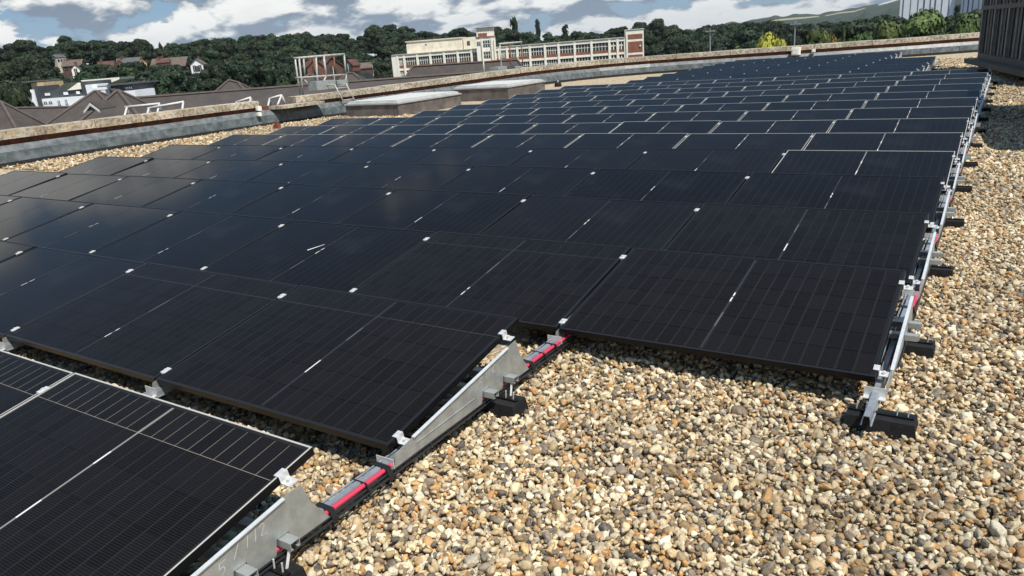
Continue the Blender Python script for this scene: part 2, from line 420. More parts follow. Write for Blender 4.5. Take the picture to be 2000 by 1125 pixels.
# ------------------------------------------------------------------ roof, parapet
b = MB(); b.poly([(-17.6, -12, -0.027), (14, -12, -0.027), (14, 44, -0.027), (-17.6, 44, -0.027)])
structure(b.obj('roof_gravel_bed', 'gravel_bed'))
b = MB(); b.box(-18.2, 14.5, -12.5, 44.5, -14, -0.045)
structure(b.obj('roof_slab', 'concrete_old'))

KEY = [(-17.1, -4), (-17.15, 2), (-17.2, 6), (-17.25, 10), (-17.1, 13), (-16.7, 15.2), (-16.35, 17.5), (-16.2, 21), (-16.15, 25),
       (-15.9, 28.6), (-14.9, 31.4), (-13.2, 33.3), (-11.0, 34.4), (-8.5, 35.3), (-5.8, 36.2), (-3.1, 37.2), (-1.0, 38.1), (0.9, 39.1),
       (3.5, 40.4), (7.0, 42.0)]
def dense(key, step):
    P = np.array(key, float); out = []
    for i in range(len(P) - 1):
        p0, p1, p2, p3 = P[max(i - 1, 0)], P[i], P[i + 1], P[min(i + 2, len(P) - 1)]
        for t in np.linspace(0, 1, 12, endpoint=False):
            out.append(0.5 * (2 * p1 + (p2 - p0) * t + (2 * p0 - 5 * p1 + 4 * p2 - p3) * t * t + (3 * p1 - p0 - 3 * p2 + p3) * t ** 3))
    out.append(P[-1]); out = np.array(out)
    s = np.concatenate([[0], np.cumsum(np.linalg.norm(np.diff(out, axis=0), axis=1))])
    n = int(s[-1] / step); ss = np.linspace(0, s[-1], n + 1)
    return np.stack([np.interp(ss, s, out[:, 0]), np.interp(ss, s, out[:, 1])], 1)
LINE = dense(KEY, 1.25)
TAN = np.gradient(LINE, axis=0); TAN /= np.linalg.norm(TAN, axis=1)[:, None]
NRM = np.stack([TAN[:, 1], -TAN[:, 0]], 1)
def prof(i, n, z): p = LINE[i] + NRM[i] * n; return (p[0], p[1], z)
parapet = thing('parapet_wall', 'low roof parapet with lichened concrete coping over a red brick course and grey lead flashing', 'parapet', (-17, 12, 0))
def shifted(bm, name, mats, parent):
    L0 = np.array(parent.location)
    bm.v = [tuple(np.array(v) - L0) for v in bm.v]
    return bm.obj(name, mats, parent)
def cop(y): return float(np.interp(y, [4, 10, 18, 26], [.60, .57, .57, .60])), float(np.interp(y, [4, 10, 18, 26], [.80, .755, .755, .80]))
strip, gap = MB(), MB()
for i in range(len(LINE) - 1):
    strip.hexa([prof(i, 0.03, -0.02), prof(i, -0.10, -0.02), prof(i + 1, -0.10, -0.02), prof(i + 1, 0.03, -0.02),
                prof(i, 0.03, 0.075), prof(i, -0.10, 0.075), prof(i + 1, -0.10, 0.075), prof(i + 1, 0.03, 0.075)])
    gap.hexa([prof(i, -0.17, 0.0), prof(i, -0.40, 0.0), prof(i + 1, -0.40, 0.0), prof(i + 1, -0.17, 0.0),
              prof(i, -0.17, cop(LINE[i][1])[0] - .004), prof(i, -0.40, cop(LINE[i][1])[0] - .004), prof(i + 1, -0.40, cop(LINE[i + 1][1])[0] - .004), prof(i + 1, -0.17, cop(LINE[i + 1][1])[0] - .004)])
def weld(o):
    import bmesh
    bm = bmesh.new(); bm.from_mesh(o.data); bmesh.ops.remove_doubles(bm, verts=bm.verts, dist=1e-4); bm.to_mesh(o.data); bm.free()
weld(shifted(strip, 'felt_strip', 'felt_strip', parapet)); weld(shifted(gap, 'brick_course', 'brick_gap', parapet))
for i in range(len(LINE) - 1):
    y = LINE[i][1]
    j = rng.uniform(-0.006, 0.006, 4)
    le = MB()
    a, c = i, i + 1
    q = [(0.012 + j[0], 0.078), (-0.035 + j[1], 0.31), (-0.155, 0.452 + j[2]), (-0.165, 0.452 + j[2])]
    for n0_, n1_, mi in ((0, 1, 0), (1, 2, 1)):
        le.poly([prof(a, *q[n0_]), prof(c, *q[n0_]), prof(c, *q[n1_]), prof(a, *q[n1_])][::-1], mi)
    # a standing seam at the end of the sheet
    pa, pb = np.array(prof(c, *q[0])), np.array(prof(c, *q[1]))
    t3 = np.array([*TAN[c], 0]) * 0.03; n3 = np.array([*NRM[c], 0]) * 0.018
    le.poly([pa + n3 - t3, pa + n3, pb + n3, pb + n3 - t3][::-1]); le.poly([pa + n3 - t3, pb + n3 - t3, pb - t3, pa - t3][::-1])
    shifted(le, 'lead_sheet', ['lead', 'lead_ledge'], parapet)
    if 14.15 <= (LINE[i][1] + LINE[i + 1][1]) / 2 <= 15.1: continue                # the gap in the coping
    co = MB(); e = TAN[i] * 0.008
    z0, z1 = cop(y)[0] + j[0] * .5, cop(y)[1] + j[3] * 1.5
    def cp(i_, n, z, sgn): p = LINE[i_] + NRM[i_] * n + sgn * e; return (p[0], p[1], z)
    co.hexa([cp(c, -0.09 + j[1], z0, -1), cp(a, -0.09 + j[1], z0, 1), cp(a, -0.52, z0, 1), cp(c, -0.52, z0, -1)][::-1] +
            [cp(c, -0.10 + j[1], z1, -1), cp(a, -0.10 + j[1], z1, 1), cp(a, -0.52, z1 + 0.015, 1), cp(c, -0.52, z1 + 0.015, -1)][::-1])
    shifted(co, 'coping_stone', 'coping_stone', parapet)

# the low concrete slab lying where a coping stone is missing
b = MB(); b.hexa([(-17.25, 13.9, 0.46), (-16.62, 14.0, 0.46), (-16.35, 15.55, 0.46), (-16.95, 15.6, 0.46),
                  (-17.25, 13.9, 0.56), (-16.62, 14.0, 0.55), (-16.35, 15.55, 0.55), (-16.95, 15.6, 0.56)])
tag(b.obj('concrete_slab', 'coping_stone'), 'loose concrete slab lying across the lead ledge at the break in the coping', 'slab')

# ------------------------------------------------------------------ skylights
def skylight(label, x0, x1, y0, y1, zc, zl, over):
    o = thing('skylight', label, 'skylight', (x0, y0, 0), group='flat skylights beside the panels')
    w, d = x1 - x0, y1 - y0
    b = MB(); b.box(0, w, 0, d, -0.02, zc); b.obj('curb', 'skylight_curb', o)
    b = MB(); b.box(-over, w + over, -over, d + over, zc + 0.004, zc + 0.045); b.obj('base_trim', 'skylight_trim', o)
    b = MB(); b.hexa([(0.02, 0.02, zc + 0.047), (w - 0.02, 0.02, zc + 0.047), (w - 0.02, d - 0.02, zc + 0.047), (0.02, d - 0.02, zc + 0.047),
                      (0.07, 0.07, zl), (w - 0.07, 0.07, zl), (w - 0.07, d - 0.07, zl), (0.07, d - 0.07, zl)])
    b.obj('frame', 'skylight_trim', o)
    nx, ny = 3, 4
    for i in range(nx):
        for jj in range(ny):
            b = MB(); a0 = 0.09 + (w - 0.18) * i / nx; a1 = 0.09 + (w - 0.18) * (i + 1) / nx - 0.015
            c0 = 0.09 + (d - 0.18) * jj / ny; c1 = 0.09 + (d - 0.18) * (jj + 1) / ny - 0.015
            b.box(a0, a1, c0, c1, zl + 0.001, zl + 0.014); b.obj('pane', 'skylight_lid', o)
skylight('near flat skylight with white panes on a dark grey curb', -15.65, -13.45, 15.75, 19.0, 0.35, 0.46, 0.03)
skylight('far flat skylight with white panes, behind the other skylight', -15.0, -12.62, 20.7, 23.3, 0.40, 0.51, 0.03)

# ------------------------------------------------------------------ solar panels
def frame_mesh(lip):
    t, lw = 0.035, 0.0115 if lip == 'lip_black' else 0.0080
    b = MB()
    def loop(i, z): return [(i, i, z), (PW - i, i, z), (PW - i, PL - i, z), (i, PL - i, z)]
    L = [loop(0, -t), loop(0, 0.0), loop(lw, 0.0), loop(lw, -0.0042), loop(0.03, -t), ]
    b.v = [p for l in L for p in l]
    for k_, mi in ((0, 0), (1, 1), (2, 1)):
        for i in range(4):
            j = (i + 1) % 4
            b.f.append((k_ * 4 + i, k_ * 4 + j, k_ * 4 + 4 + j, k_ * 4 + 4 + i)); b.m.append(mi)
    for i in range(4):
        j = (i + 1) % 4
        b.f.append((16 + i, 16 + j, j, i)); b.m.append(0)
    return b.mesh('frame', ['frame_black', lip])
ME_FRAME = {False: frame_mesh('lip_black'), True: frame_mesh('lip_glint')}
def sheet(matname):
    b = MB(); b.poly([(0.010, 0.010, -0.0035), (PW - 0.010, 0.010, -0.0035), (PW - 0.010, PL - 0.010, -0.0035), (0.010, PL - 0.010, -0.0035)])
    b.poly([(0.012, 0.012, -0.010), (0.012, PL - 0.012, -0.010), (PW - 0.012, PL - 0.012, -0.010), (PW - 0.012, 0.012, -0.010)])
    return b.mesh('laminate', matname)
ME_SHEET = {n: sheet(n) for n in ('laminate_far', 'backing_dark', 'backing_line')}
CX, CY = 0.0835, 0.1815
b = MB(); b.box(0.0052, CX - 0.0052, 0.0009, CY - 0.0009, -0.0004, 0.0005); ME_CELL = b.mesh('cell', 'cell_black')
def ribbon(segs, half):  # the bright dashes are painted sun glints along the ribbon
    b = MB(); z = -0.0016
    for y0, y1, mi in segs:
        n = len(b.v)
        if not b.v: b.v += [(PW / 2 - half, y0, z), (PW / 2 + half, y0, z)]; n = 2
        b.v += [(PW / 2 - half, y1, z), (PW / 2 + half, y1, z)]
        b.f.append((n - 2, n - 1, n + 1, n)); b.m.append(mi)
    return b.mesh('centre_ribbon', ['ribbon_dark', 'ribbon_dim', 'ribbon_glint', 'ribbon_pale'])
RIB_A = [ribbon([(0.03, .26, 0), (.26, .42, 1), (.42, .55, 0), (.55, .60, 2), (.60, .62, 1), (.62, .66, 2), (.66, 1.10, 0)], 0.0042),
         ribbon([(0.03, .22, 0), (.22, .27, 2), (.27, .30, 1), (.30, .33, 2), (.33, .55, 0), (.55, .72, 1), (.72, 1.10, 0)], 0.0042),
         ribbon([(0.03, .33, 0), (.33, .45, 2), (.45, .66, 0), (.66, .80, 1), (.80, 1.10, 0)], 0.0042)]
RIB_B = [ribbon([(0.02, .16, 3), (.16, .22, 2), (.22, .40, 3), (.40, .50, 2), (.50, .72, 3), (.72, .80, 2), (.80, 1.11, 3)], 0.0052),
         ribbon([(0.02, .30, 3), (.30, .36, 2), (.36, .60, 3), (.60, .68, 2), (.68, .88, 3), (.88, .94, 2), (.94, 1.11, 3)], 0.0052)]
def comb(full, hw):
    # the interconnect of the uppermost cell row: one line along the row, a tooth between every two cells
    b = MB(); z = -0.0019; y0 = 0.567 + 2 * CY; xs = []
    for h_ in (0, 1):
        for i in range(11): xs.append((0.861 - 0.008 - CX * (10 - i)) if h_ == 0 else (0.861 + 0.008 + CX * i))
    xs = sorted(xs); prev = None
    for x in xs:
        n = len(b.v); b.v += [(x - hw, y0 - hw, z), (x + hw, y0 - hw, z), (x - hw, y0 + hw, z), (x + hw, y0 + hw, z)]
        b.f.append((n, n + 1, n + 3, n + 2)); b.m.append(0)
        if prev is not None: b.f.append((prev + 1, n, n + 2, prev + 3)); b.m.append(0)
        prev = n
        if full and x not in (xs[0], xs[-1]):
            m_ = len(b.v); b.v += [(x - hw * .7, PL - 0.025, z), (x + hw * .7, PL - 0.025, z)]; b.f.append((n + 2, n + 3, m_ + 1, m_)); b.m.append(0)
    return b.mesh('cell_ribbon', 'ribbon_tan' if full else 'ribbon_dim')
ME_COMB = {True: comb(True, 0.0014), False: comb(False, 0.0009)}
n_cells = 0
for r, (left, right) in ROWS.items():
    for k_ in range(left, right + 1):
        has_glint = silver(r, k_)
        pos = right - k_ + 1
        where = 'at the right end' if pos == 1 else f'{ORD[pos]} from the right end'
        lab = f"{'glint-edged black' if has_glint else 'all-black'} solar panel {where} of the {row_name(r)}"
        jt = rng.normal(0, 1, 3) * (R_(0.20), R_(0.08), R_(0.2))
        o = thing('solar_panel', lab, 'solar panel', (k_ * PITCH_X + 0.010, r * PITCH_Y, ZF), (TILT + jt[0], jt[1], jt[2] * 0.15), group='tilted solar panels in rows on the roof')
        child('frame', ME_FRAME[has_glint], o)
        ctr = np.array([k_ * PITCH_X + PW / 2, r * PITCH_Y + PL / 2, 0.27])
        near = np.linalg.norm(ctr - CAM) < 6.3 and proj(ctr)[2] > 0.5 and (r, k_) not in ((-1, -3),)
        if near:
            lam = child('laminate', ME_SHEET['backing_line' if r == -1 else 'backing_dark'], o)
            for i in range(20):
                x = (0.861 - 0.008 - CX * (i + 1)) if i < 10 else (0.861 + 0.008 + CX * (i - 10))
                for j in range(6):
                    child('cell', ME_CELL, lam, (x, 0.567 - 3 * CY + j * CY, -0.0030)); n_cells += 1
        else:
            child('laminate', ME_SHEET['laminate_far'], o)
        if near and (r == -1 or (r, k_) in ((0, -1), (0, -2), (0, -3), (1, -1))): child('cell_ribbon', ME_COMB[r == -1], o)
        child('centre_ribbon', (RIB_B if has_glint else RIB_A)[int(rng.integers(0, 2 if has_glint else 3))], o)

# a pale streak lying on one panel
sp_ = [o for o in COL.objects if o.get('label', '').startswith('all-black solar panel third from the right end of the third row')][0]
_n = np.array([0, -math.sin(TILT), math.cos(TILT)]); _o = np.array(sp_.location)
def on_panel(u, v):
    r = ray(u, v); p = CAM + r * (((_o - CAM) @ _n) / (r @ _n)) - _o
    return np.array([p[0], p[1] * math.cos(TILT) + p[2] * math.sin(TILT)])
a_, c_ = on_panel(600, 488), on_panel(634, 476.5); d_ = (c_ - a_) / np.linalg.norm(c_ - a_); m_ = np.array([-d_[1], d_[0]])
b = MB(); b.poly([(*(a_ - m_ * .010), .0012), (*(a_ + (c_ - a_) * .5 - m_ * .007), .0012), (*(c_ - m_ * .003), .0012), (*(c_ + m_ * .003), .0012), (*(a_ + (c_ - a_) * .5 + m_ * .006), .0012), (*(a_ + m_ * .007), .0012)])
b.obj('white_streak', 'chalk', sp_)

# ------------------------------------------------------------------ brackets, clamps
ca, sa = math.cos(TILT), math.sin(TILT)
def along(y): return (y * ca, ZF + y * sa)                     # a point on the panel plane: (dy, z)
def end_clamp(sgn):
    b = MB()
    # lip over the frame, riser, foot
    b.box(-0.018, 0.006, -0.022, 0.022, 0.002, 0.006); b.box(0.006, 0.010, -0.022, 0.022, -0.030, 0.006)
    b.box(0.010, 0.056, -0.022, 0.022, -0.030, -0.026); b.tube([(0.030, 0, -0.026), (0.030, 0, -0.012)], 0.009, 6)
    if sgn < 0: b.v = [(-x, y, z) for x, y, z in b.v]; b.f = [tuple(reversed(f)) for f in b.f]
    return b.mesh('clamp', 'aluminium')
def mid_clamp():
    b = MB(); b.box(-0.018, 0.018, -0.026, 0.026, 0.002, 0.007); b.box(-0.006, 0.006, -0.028, 0.028, -0.03, 0.002)
    b.tube([(0, 0, 0.007), (0, 0, 0.014)], 0.009, 6); return b.mesh('clamp', 'aluminium')
ME_CL = {1: end_clamp(1), -1: end_clamp(-1), 0: mid_clamp()}
def plate_mesh(x, full):
    poly = [(-0.035, 0.088), (-0.02, 0.150), (0.03, 0.160), (0.93, 0.294), (0.985, 0.300), (1.02, 0.20), (1.095, 0.088)]
    if full: poly += [(0.90, 0.088), (0.895, 0.152), (0.84, 0.152), (0.825, 0.088), (0.71, 0.088), (0.705, 0.150), (0.65, 0.150), (0.635, 0.088)]
    b = MB(); b.extrude([(x, y, z) for y, z in poly], (0.004, 0, 0))
    m1 = b
    # top flange, turned outward
    m1.hexa([(x - 0.002, 0.10, 0.1725), (x + 0.014, 0.10, 0.1705), (x + 0.014, 0.90, 0.2875), (x - 0.002, 0.90, 0.2895),
             (x - 0.002, 0.10, 0.1765), (x + 0.014, 0.10, 0.1745), (x + 0.014, 0.90, 0.2915), (x - 0.002, 0.90, 0.2935)], 1)
    # pressed groove low on the plate
    m1.hexa([(x + 0.004, 0.12, 0.134), (x + 0.008, 0.12, 0.134), (x + 0.008, 0.58, 0.142), (x + 0.004, 0.58, 0.142),
             (x + 0.004, 0.12, 0.137), (x + 0.008, 0.12, 0.137), (x + 0.008, 0.58, 0.145), (x + 0.004, 0.58, 0.145)])
    return m1.mesh('side_plate', ['galvanised', 'flange_light'])
ME_PLATE_END, ME_PLATE_MID = plate_mesh(0.044, True), plate_mesh(-0.002, False)
b = MB(); b.box(-0.05, 0.048, -0.040, -0.036, 0.085, 0.133); b.box(-0.05, 0.048, -0.075, -0.040, 0.085, 0.089)
ME_TAB = b.mesh('front_tab', 'aluminium')
def strut_mesh():
    b = MB(); b.box(-0.55, 0.112, 0.0, 0.044, 0.028, 0.031); b.box(-0.55, 0.112, 0.0, 0.003, 0.0, 0.028); b.box(-0.55, 0.112, 0.041, 0.044, 0.0, 0.028)
    b.box(-0.55, 0.112, 0.003, 0.012, 0.0, 0.003); b.box(-0.55, 0.112, 0.032, 0.041, 0.0, 0.003)
    return b.mesh('cross_strut', 'galvanised')
ME_STRUT = strut_mesh()
b = MB(); b.tube([(0.085, 0.86, 0.118), (0.10, 0.82, 0.055)], 0.006, 6); ME_LINK = b.mesh('strap', 'aluminium')
def mark_mesh(strokes):
    b = MB()
    for st in strokes:
        for (y0, z0), (y1, z1) in zip(st, st[1:]):
            d = np.array([y1 - y0, z1 - z0]); d /= np.linalg.norm(d) + 1e-9; nx = np.array([-d[1], d[0]]) * 0.0010
            b.poly([(0.0490, y0 + nx[0], z0 + nx[1]), (0.0490, y0 - nx[0], z0 - nx[1]), (0.0490, y1 - nx[0], z1 - nx[1]), (0.0490, y1 + nx[0], z1 + nx[1])])
    return b.mesh('chalk_mark', 'chalk')
def S(y, z, pts, s=1.0): return [(y + a * s, z + c * s) for a, c in pts]
FIVE = [(0.03, 0.05), (0.005, 0.048), (0.0, 0.027), (0.018, 0.029), (0.022, 0.012), (0.004, 0.0)]
TWO = [(0.0, 0.04), (0.012, 0.05), (0.022, 0.038), (0.0, 0.004), (0.028, 0.002)]
ONE = [(0.0, 0.0), (0.008, 0.05)]
SLASH = [(0.0, 0.0), (0.03, 0.052)]
MARK = {-1: mark_mesh([S(.60, .165, FIVE), S(.66, .190, SLASH), S(.72, .200, ONE), S(.755, .202, ONE), S(.78, .204, TWO)]),
        0: mark_mesh([S(.63, .178, FIVE), S(.69, .205, ONE), S(.715, .208, ONE), S(.745, .212, TWO)])}
for r, (left, right) in ROWS.items():
    for s in range(left, right + 2):
        rightmost, leftmost = s == right + 1, s == left
        n = right + 1 - s
        if rightmost: lab = f'galvanised triangular bracket holding the right end of the {row_name(r)}'
        elif leftmost: lab = f'silver clamp bracket at the parapet-side end of the {row_name(r)}'
        else: lab = f'silver clamp bracket under the {ORD[n]} panel joint from the right, {row_name(r)}'
        o = thing('mounting_bracket', lab, 'bracket', (s * PITCH_X, r * PITCH_Y, 0), group='brackets and clamps holding the solar panels')
        cm = ME_CL[1 if rightmost else -1 if leftmost else 0]
        off = -0.010 if rightmost else 0.010 if leftmost else 0
        for dd in (0.074, PL - 0.163):
            y, z = along(dd); child('clamp', cm, o, (off, y, z), (TILT, 0, 0))
        child('side_plate', ME_PLATE_END if rightmost else ME_PLATE_MID, o)
        child('front_tab', ME_TAB, o)
        if rightmost:
            child('cross_strut', ME_STRUT, o, (0, 0.655, 0.117)); child('cross_strut', ME_STRUT, o, (0, 0.845, 0.119))
            if r <= 3: child('strap', ME_LINK, o)
            if r in MARK: child('chalk_mark', MARK[r], o)

# ------------------------------------------------------------------ rails, cables, rubber feet
def rail(x, y0, y1, label):
    o = thing('base_rail', label, 'rail', (x, y0, 0), group='long rails under the panel brackets')
    b = MB(); d = y1 - y0; t = 0.003
    pr = [(-0.030, 0.064), (-0.022, 0.064), (-0.019, 0.094), (-0.013, 0.109), (0.013, 0.109), (0.019, 0.094), (0.022, 0.064), (0.030, 0.064),
          (0.030, 0.067), (0.0245, 0.067), (0.0215, 0.096), (0.015, 0.112), (-0.015, 0.112), (-0.0215, 0.096), (-0.0245, 0.067), (-0.030, 0.067)]
    b.extrude([(p[0] * .8, 0, p[1]) for p in pr][::-1], (0, d, 0)); b.obj('channel', 'galvanised_rail', o)
    for yy in np.arange(0.10, min(d, 6), 0.16):
        b = MB(); b.tube([(0.0145, yy, 0.088), (0.0185, yy, 0.0895)], 0.006, 8); b.obj('bolt_hole', 'tie_black', o)
ymax = lambda s: max(r for r in ROWS if ROWS[r][0] <= s <= ROWS[r][1] + 1) * PITCH_Y + 1.1
rail(0.0, -1.75, ymax(0), 'long grey rail with a red cable running past the two front-row brackets')
rail(PITCH_X, 1.21, ymax(1), 'long grey rail down the gravel side, its open end on a rubber foot')
rail(-PITCH_X, -1.75, 8, 'grey rail glimpsed in the gap behind the front row, nearest the red cable')
rail(-2 * PITCH_X, -1.75, 8, 'grey rail glimpsed at the far end of the gap behind the front row')

def wob(y0, y1, x, z, amp, seed, step=0.12):
    g = np.random.default_rng(seed); n = int((y1 - y0) / step) + 1; ys = np.linspace(y0, y1, n)
    wx = np.interp(np.arange(n), np.arange(0, n + 3, 3), g.normal(0, amp, len(np.arange(0, n + 3, 3))))
    wz = np.interp(np.arange(n), np.arange(0, n + 3, 3), g.normal(0, amp * 0.5, len(np.arange(0, n + 3, 3))))
    return [(x + a, y, z + c) for a, y, c in zip(wx, ys, wz)]
def cables(x, y0, y1, label, seed, ties):
    o = thing('cable_run', label, 'cables', (x, y0, 0), group='cables tied along the rails')
    L = y1 - y0
    b = MB(); b.tube(wob(0, L, 0.0295, 0.100, 0.0008, seed), 0.0110, 10); b.obj('red_cable', 'cable_red', o, smooth=True)
    b = MB(); b.tube(wob(0, L, 0.045, 0.085, 0.0014, seed + 1), 0.0062, 8); b.obj('black_cable', 'cable_black', o, smooth=True)
    b = MB(); b.tube(wob(0, L, 0.050, 0.070, 0.002, seed + 2), 0.0062, 8); b.obj('black_cable', 'cable_black', o, smooth=True)
    b = MB(); b.tube(wob(0, L, -0.028, 0.108, 0.0015, seed + 3), 0.005, 6); b.obj('grey_cable', 'galvanised_rail', o, smooth=True)
    for t_, w in ties:
        b = MB(); b.extrude([(-0.036, 0, 0.116), (0.0445, 0, 0.113), (0.058, 0, 0.080), (0.058, 0, 0.052), (-0.036, 0, 0.05)], (0, w, 0))
        b.obj('cable_tie', 'tie_black', o, loc=(0, t_ - y0, 0))
cables(0.0, -1.7, 2.2, 'red and black cables strapped beside the rail past the front-row brackets', 3,
       [(-0.42, 0.026), (-0.21, 0.006), (-0.085, 0.028), (1.12, 0.026), (1.27, 0.006), (1.40, 0.014), (-1.1, 0.03)])
cables(PITCH_X, 1.85, 21.5, 'red and black cables along the gravel side of the array', 9,
       [(2.72, 0.04), (4.25, 0.04), (5.76, 0.04), (7.3, 0.04)])

def rubber_foot(x, y, w, d, h, label, bolts=True):
    o = thing('rubber_foot', label, 'support foot', (x, y, 0), group='black rubber feet under the rails')
    b = MB(); g = 0.012
    b.hexa([(0, 0, -0.02), (w, 0, -0.02), (w, d, -0.02), (0, d, -0.02), (g, g, h), (w - g, g, h), (w - g, d - g, h), (g, d - g, h)])
    b.obj('block', 'rubber', o)
    b = MB(); b.box(0.02, w - 0.02, d * 0.42, d * 0.58, h, h + 0.010); b.obj('top_channel', 'frame_black', o)
    if bolts:
        for bx in (0.05, w - 0.045, 0.09, w - 0.09):
            b = MB(); b.tube([(bx, d * 0.5, h + 0.010), (bx + 0.004, d * 0.5, h + 0.05)], 0.0035, 6); b.obj('bolt', 'aluminium', o)
rubber_foot(1.63, 1.29, 0.31, 0.14, 0.058, 'black rubber foot under the open rail end at the front corner')
for r in range(1, 14):
    rubber_foot(1.64, r * PITCH_Y + 0.72, 0.30, 0.15, 0.060, f'black rubber foot on the gravel beside the {row_name(r)}', r < 4)
rubber_foot(-0.11, 0.70, 0.30, 0.15, 0.060, 'black rubber foot below the bracket of the second row, facing open gravel')
rubber_foot(-0.11, -0.80, 0.27, 0.15, 0.060, 'black rubber foot under the front-row bracket end')
for r in range(14, 19):
    rubber_foot(-0.10, r * PITCH_Y + 0.72, 0.30, 0.15, 0.060, f'small far rubber foot beside the {row_name(r)}', False)

# ------------------------------------------------------------------ pebbles (nobody could count them)
def scatter():
    P = []
    def region(x0, x1, y0, y1, step):
        xs, ys = np.meshgrid(np.arange(x0, x1, step), np.arange(y0, y1, step * 0.9))
        p = np.stack([xs.ravel(), ys.ravel()], 1); p[::2] += step * 0.1
        p += rng.uniform(-0.55, 0.55, p.shape) * step
        return p
    def under(p):
        """deep below a panel, out of sight"""
        m = np.zeros(len(p), bool)
        for r, (left, right) in ROWS.items():
            x0, x1 = left * PITCH_X, (right + 1) * PITCH_X - 0.10
            front = r * PITCH_Y + (0.55 if (r <= 1) else 0.0)
            if r == 1:      # hidden by the row in front except on its right part
                m |= (p[:, 0] > x0) & (p[:, 0] < -0.35) & (p[:, 1] > r * PITCH_Y - 0.3) & (p[:, 1] < (r + 1) * PITCH_Y)
                m |= (p[:, 0] > -0.35) & (p[:, 0] < x1) & (p[:, 1] > front) & (p[:, 1] < (r + 1) * PITCH_Y)
            elif r <= 0:
                m |= (p[:, 0] > x0) & (p[:, 0] < x1 - 0.1) & (p[:, 1] > front) & (p[:, 1] < r * PITCH_Y + 1.0)
            else:
                m |= (p[:, 0] > x0) & (p[:, 0] < x1) & (p[:, 1] > r * PITCH_Y - 0.35) & (p[:, 1] < (r + 1) * PITCH_Y)
        return m
    near = region(-4.6, 3.6, -1.7, 6.5, 0.0200)
    side = region(3.6, 5.6, -1.2, 9.0, 0.026)
    mid = region(1.5, 3.6, 6.5, 13.0, 0.0250)
    far = region(1.4, 3.0, 13.0, 24.0, 0.038)
    edge = region(-17.0, -11.5, 6.0, 16.0, 0.05)
    back = region(-0.6, 2.4, 21.0, 34.0, 0.06)
    out = []
    for p, s in ((near, 1.0), (side, 1.27), (mid, 1.28), (far, 1.45), (edge, 1.75), (back, 2.0)):
        p = p[~under(p)]
        q = proj(np.column_stack([p, np.zeros(len(p))]))
        ok = (q[:, 2] > 0.3) & (q[:, 0] > -250) & (q[:, 0] < 2900) & (q[:, 1] < 1300)
        p = p[ok]
        if s == 1.75:
            ix = np.interp(p[:, 1], LINE[:, 1], LINE[:, 0]); p = p[p[:, 0] > ix + 0.05]
        out.append((p, np.full(len(p), s)))
    p = np.concatenate([a for a, _ in out]); s = np.concatenate([c for _, c in out])
    n = len(p)
    rad = np.exp(rng.normal(0, 0.31, n)) * 0.0106 * s
    sc = np.stack([rad * rng.uniform(1.0, 1.5, n), rad * rng.uniform(0.8, 1.05, n), rad * rng.uniform(0.66, 0.98, n)], 1)
    lump = 0.010 * (np.sin(p[:, 0] * 5.1 + 1) * np.cos(p[:, 1] * 4.3) + 0.6 * np.sin(p[:, 0] * 11 + p[:, 1] * 9))
    z = np.where(rng.uniform(0, 1, n) < 0.45, rng.uniform(0.000, 0.013, n), rng.uniform(-0.016, -0.004, n)) * s + lump - 0.007
    # keep the feet clear
    rot = np.stack([rng.normal(0, 0.6, n), rng.normal(0, 0.6, n), rng.uniform(0, 6.283, n)], 1)
    me = bpy.data.meshes.new('gravel'); me.vertices.add(n)
    me.vertices.foreach_set('co', np.column_stack([p, z]).astype(np.float32).ravel())
    for nm, typ, dat in (('psc', 'FLOAT_VECTOR', sc), ('prot', 'FLOAT_VECTOR', rot)):
        a = me.attributes.new(nm, typ, 'POINT'); a.data.foreach_set('vector', dat.astype(np.float32).ravel())
    a = me.attributes.new('pcol', 'FLOAT', 'POINT'); a.data.foreach_set('value', rng.uniform(0, 1, n).astype(np.float32))
    dirt = 0.5 + 0.25 * np.sin(p[:, 0] * 1.7 + 0.8 * np.sin(p[:, 1] * 1.1)) + 0.25 * np.sin(p[:, 1] * 1.9 + p[:, 0] * 0.9 + 2)
    val = (0.72 + 0.30 * dirt) * rng.uniform(0.80, 1.14, n); warm = rng.uniform(-0.05, 0.05, n)
    a = me.attributes.new('pval', 'FLOAT_COLOR', 'POINT')
    a.data.foreach_set('color', np.stack([val * (1.02 + warm), val, val * (0.97 - warm), np.ones(n)], 1).astype(np.float32).ravel())
    a = me.attributes.new('pvar', 'INT', 'POINT'); a.data.foreach_set('value', rng.integers(0, 7, n).astype(np.int32))
    me.materials.append(MAT['pebble'])
    o = bpy.data.objects.new('gravel', me); COL.objects.link(o)
    ng = bpy.data.node_groups.new('gravel_scatter', 'GeometryNodeTree')
    ng.interface.new_socket('Geometry', in_out='INPUT', socket_type='NodeSocketGeometry')
    ng.interface.new_socket('Geometry', in_out='OUTPUT', socket_type='NodeSocketGeometry')
    gi, go = ng.nodes.new('NodeGroupInput'), ng.nodes.new('NodeGroupOutput')
    join = ng.nodes.new('GeometryNodeJoinGeometry')
    for i in range(7):
        ico = ng.nodes.new('GeometryNodeMeshIcoSphere'); ico.inputs['Subdivisions'].default_value = 3
        pos = ng.nodes.new('GeometryNodeInputPosition')
        nz = ng.nodes.new('ShaderNodeTexNoise'); nz.noise_dimensions = '4D'; nz.inputs['W'].default_value = i * 7.3
        nz.inputs['Scale'].default_value = 0.95; nz.inputs['Detail'].default_value = 1.5
        ng.links.new(pos.outputs[0], nz.inputs['Vector'])
        ma = ng.nodes.new('ShaderNodeMath'); ma.operation = 'MULTIPLY_ADD'; ma.inputs[1].default_value = 1.5; ma.inputs[2].default_value = -0.75
        ng.links.new(nz.outputs[0], ma.inputs[0])
        vs = ng.nodes.new('ShaderNodeVectorMath'); vs.operation = 'SCALE'
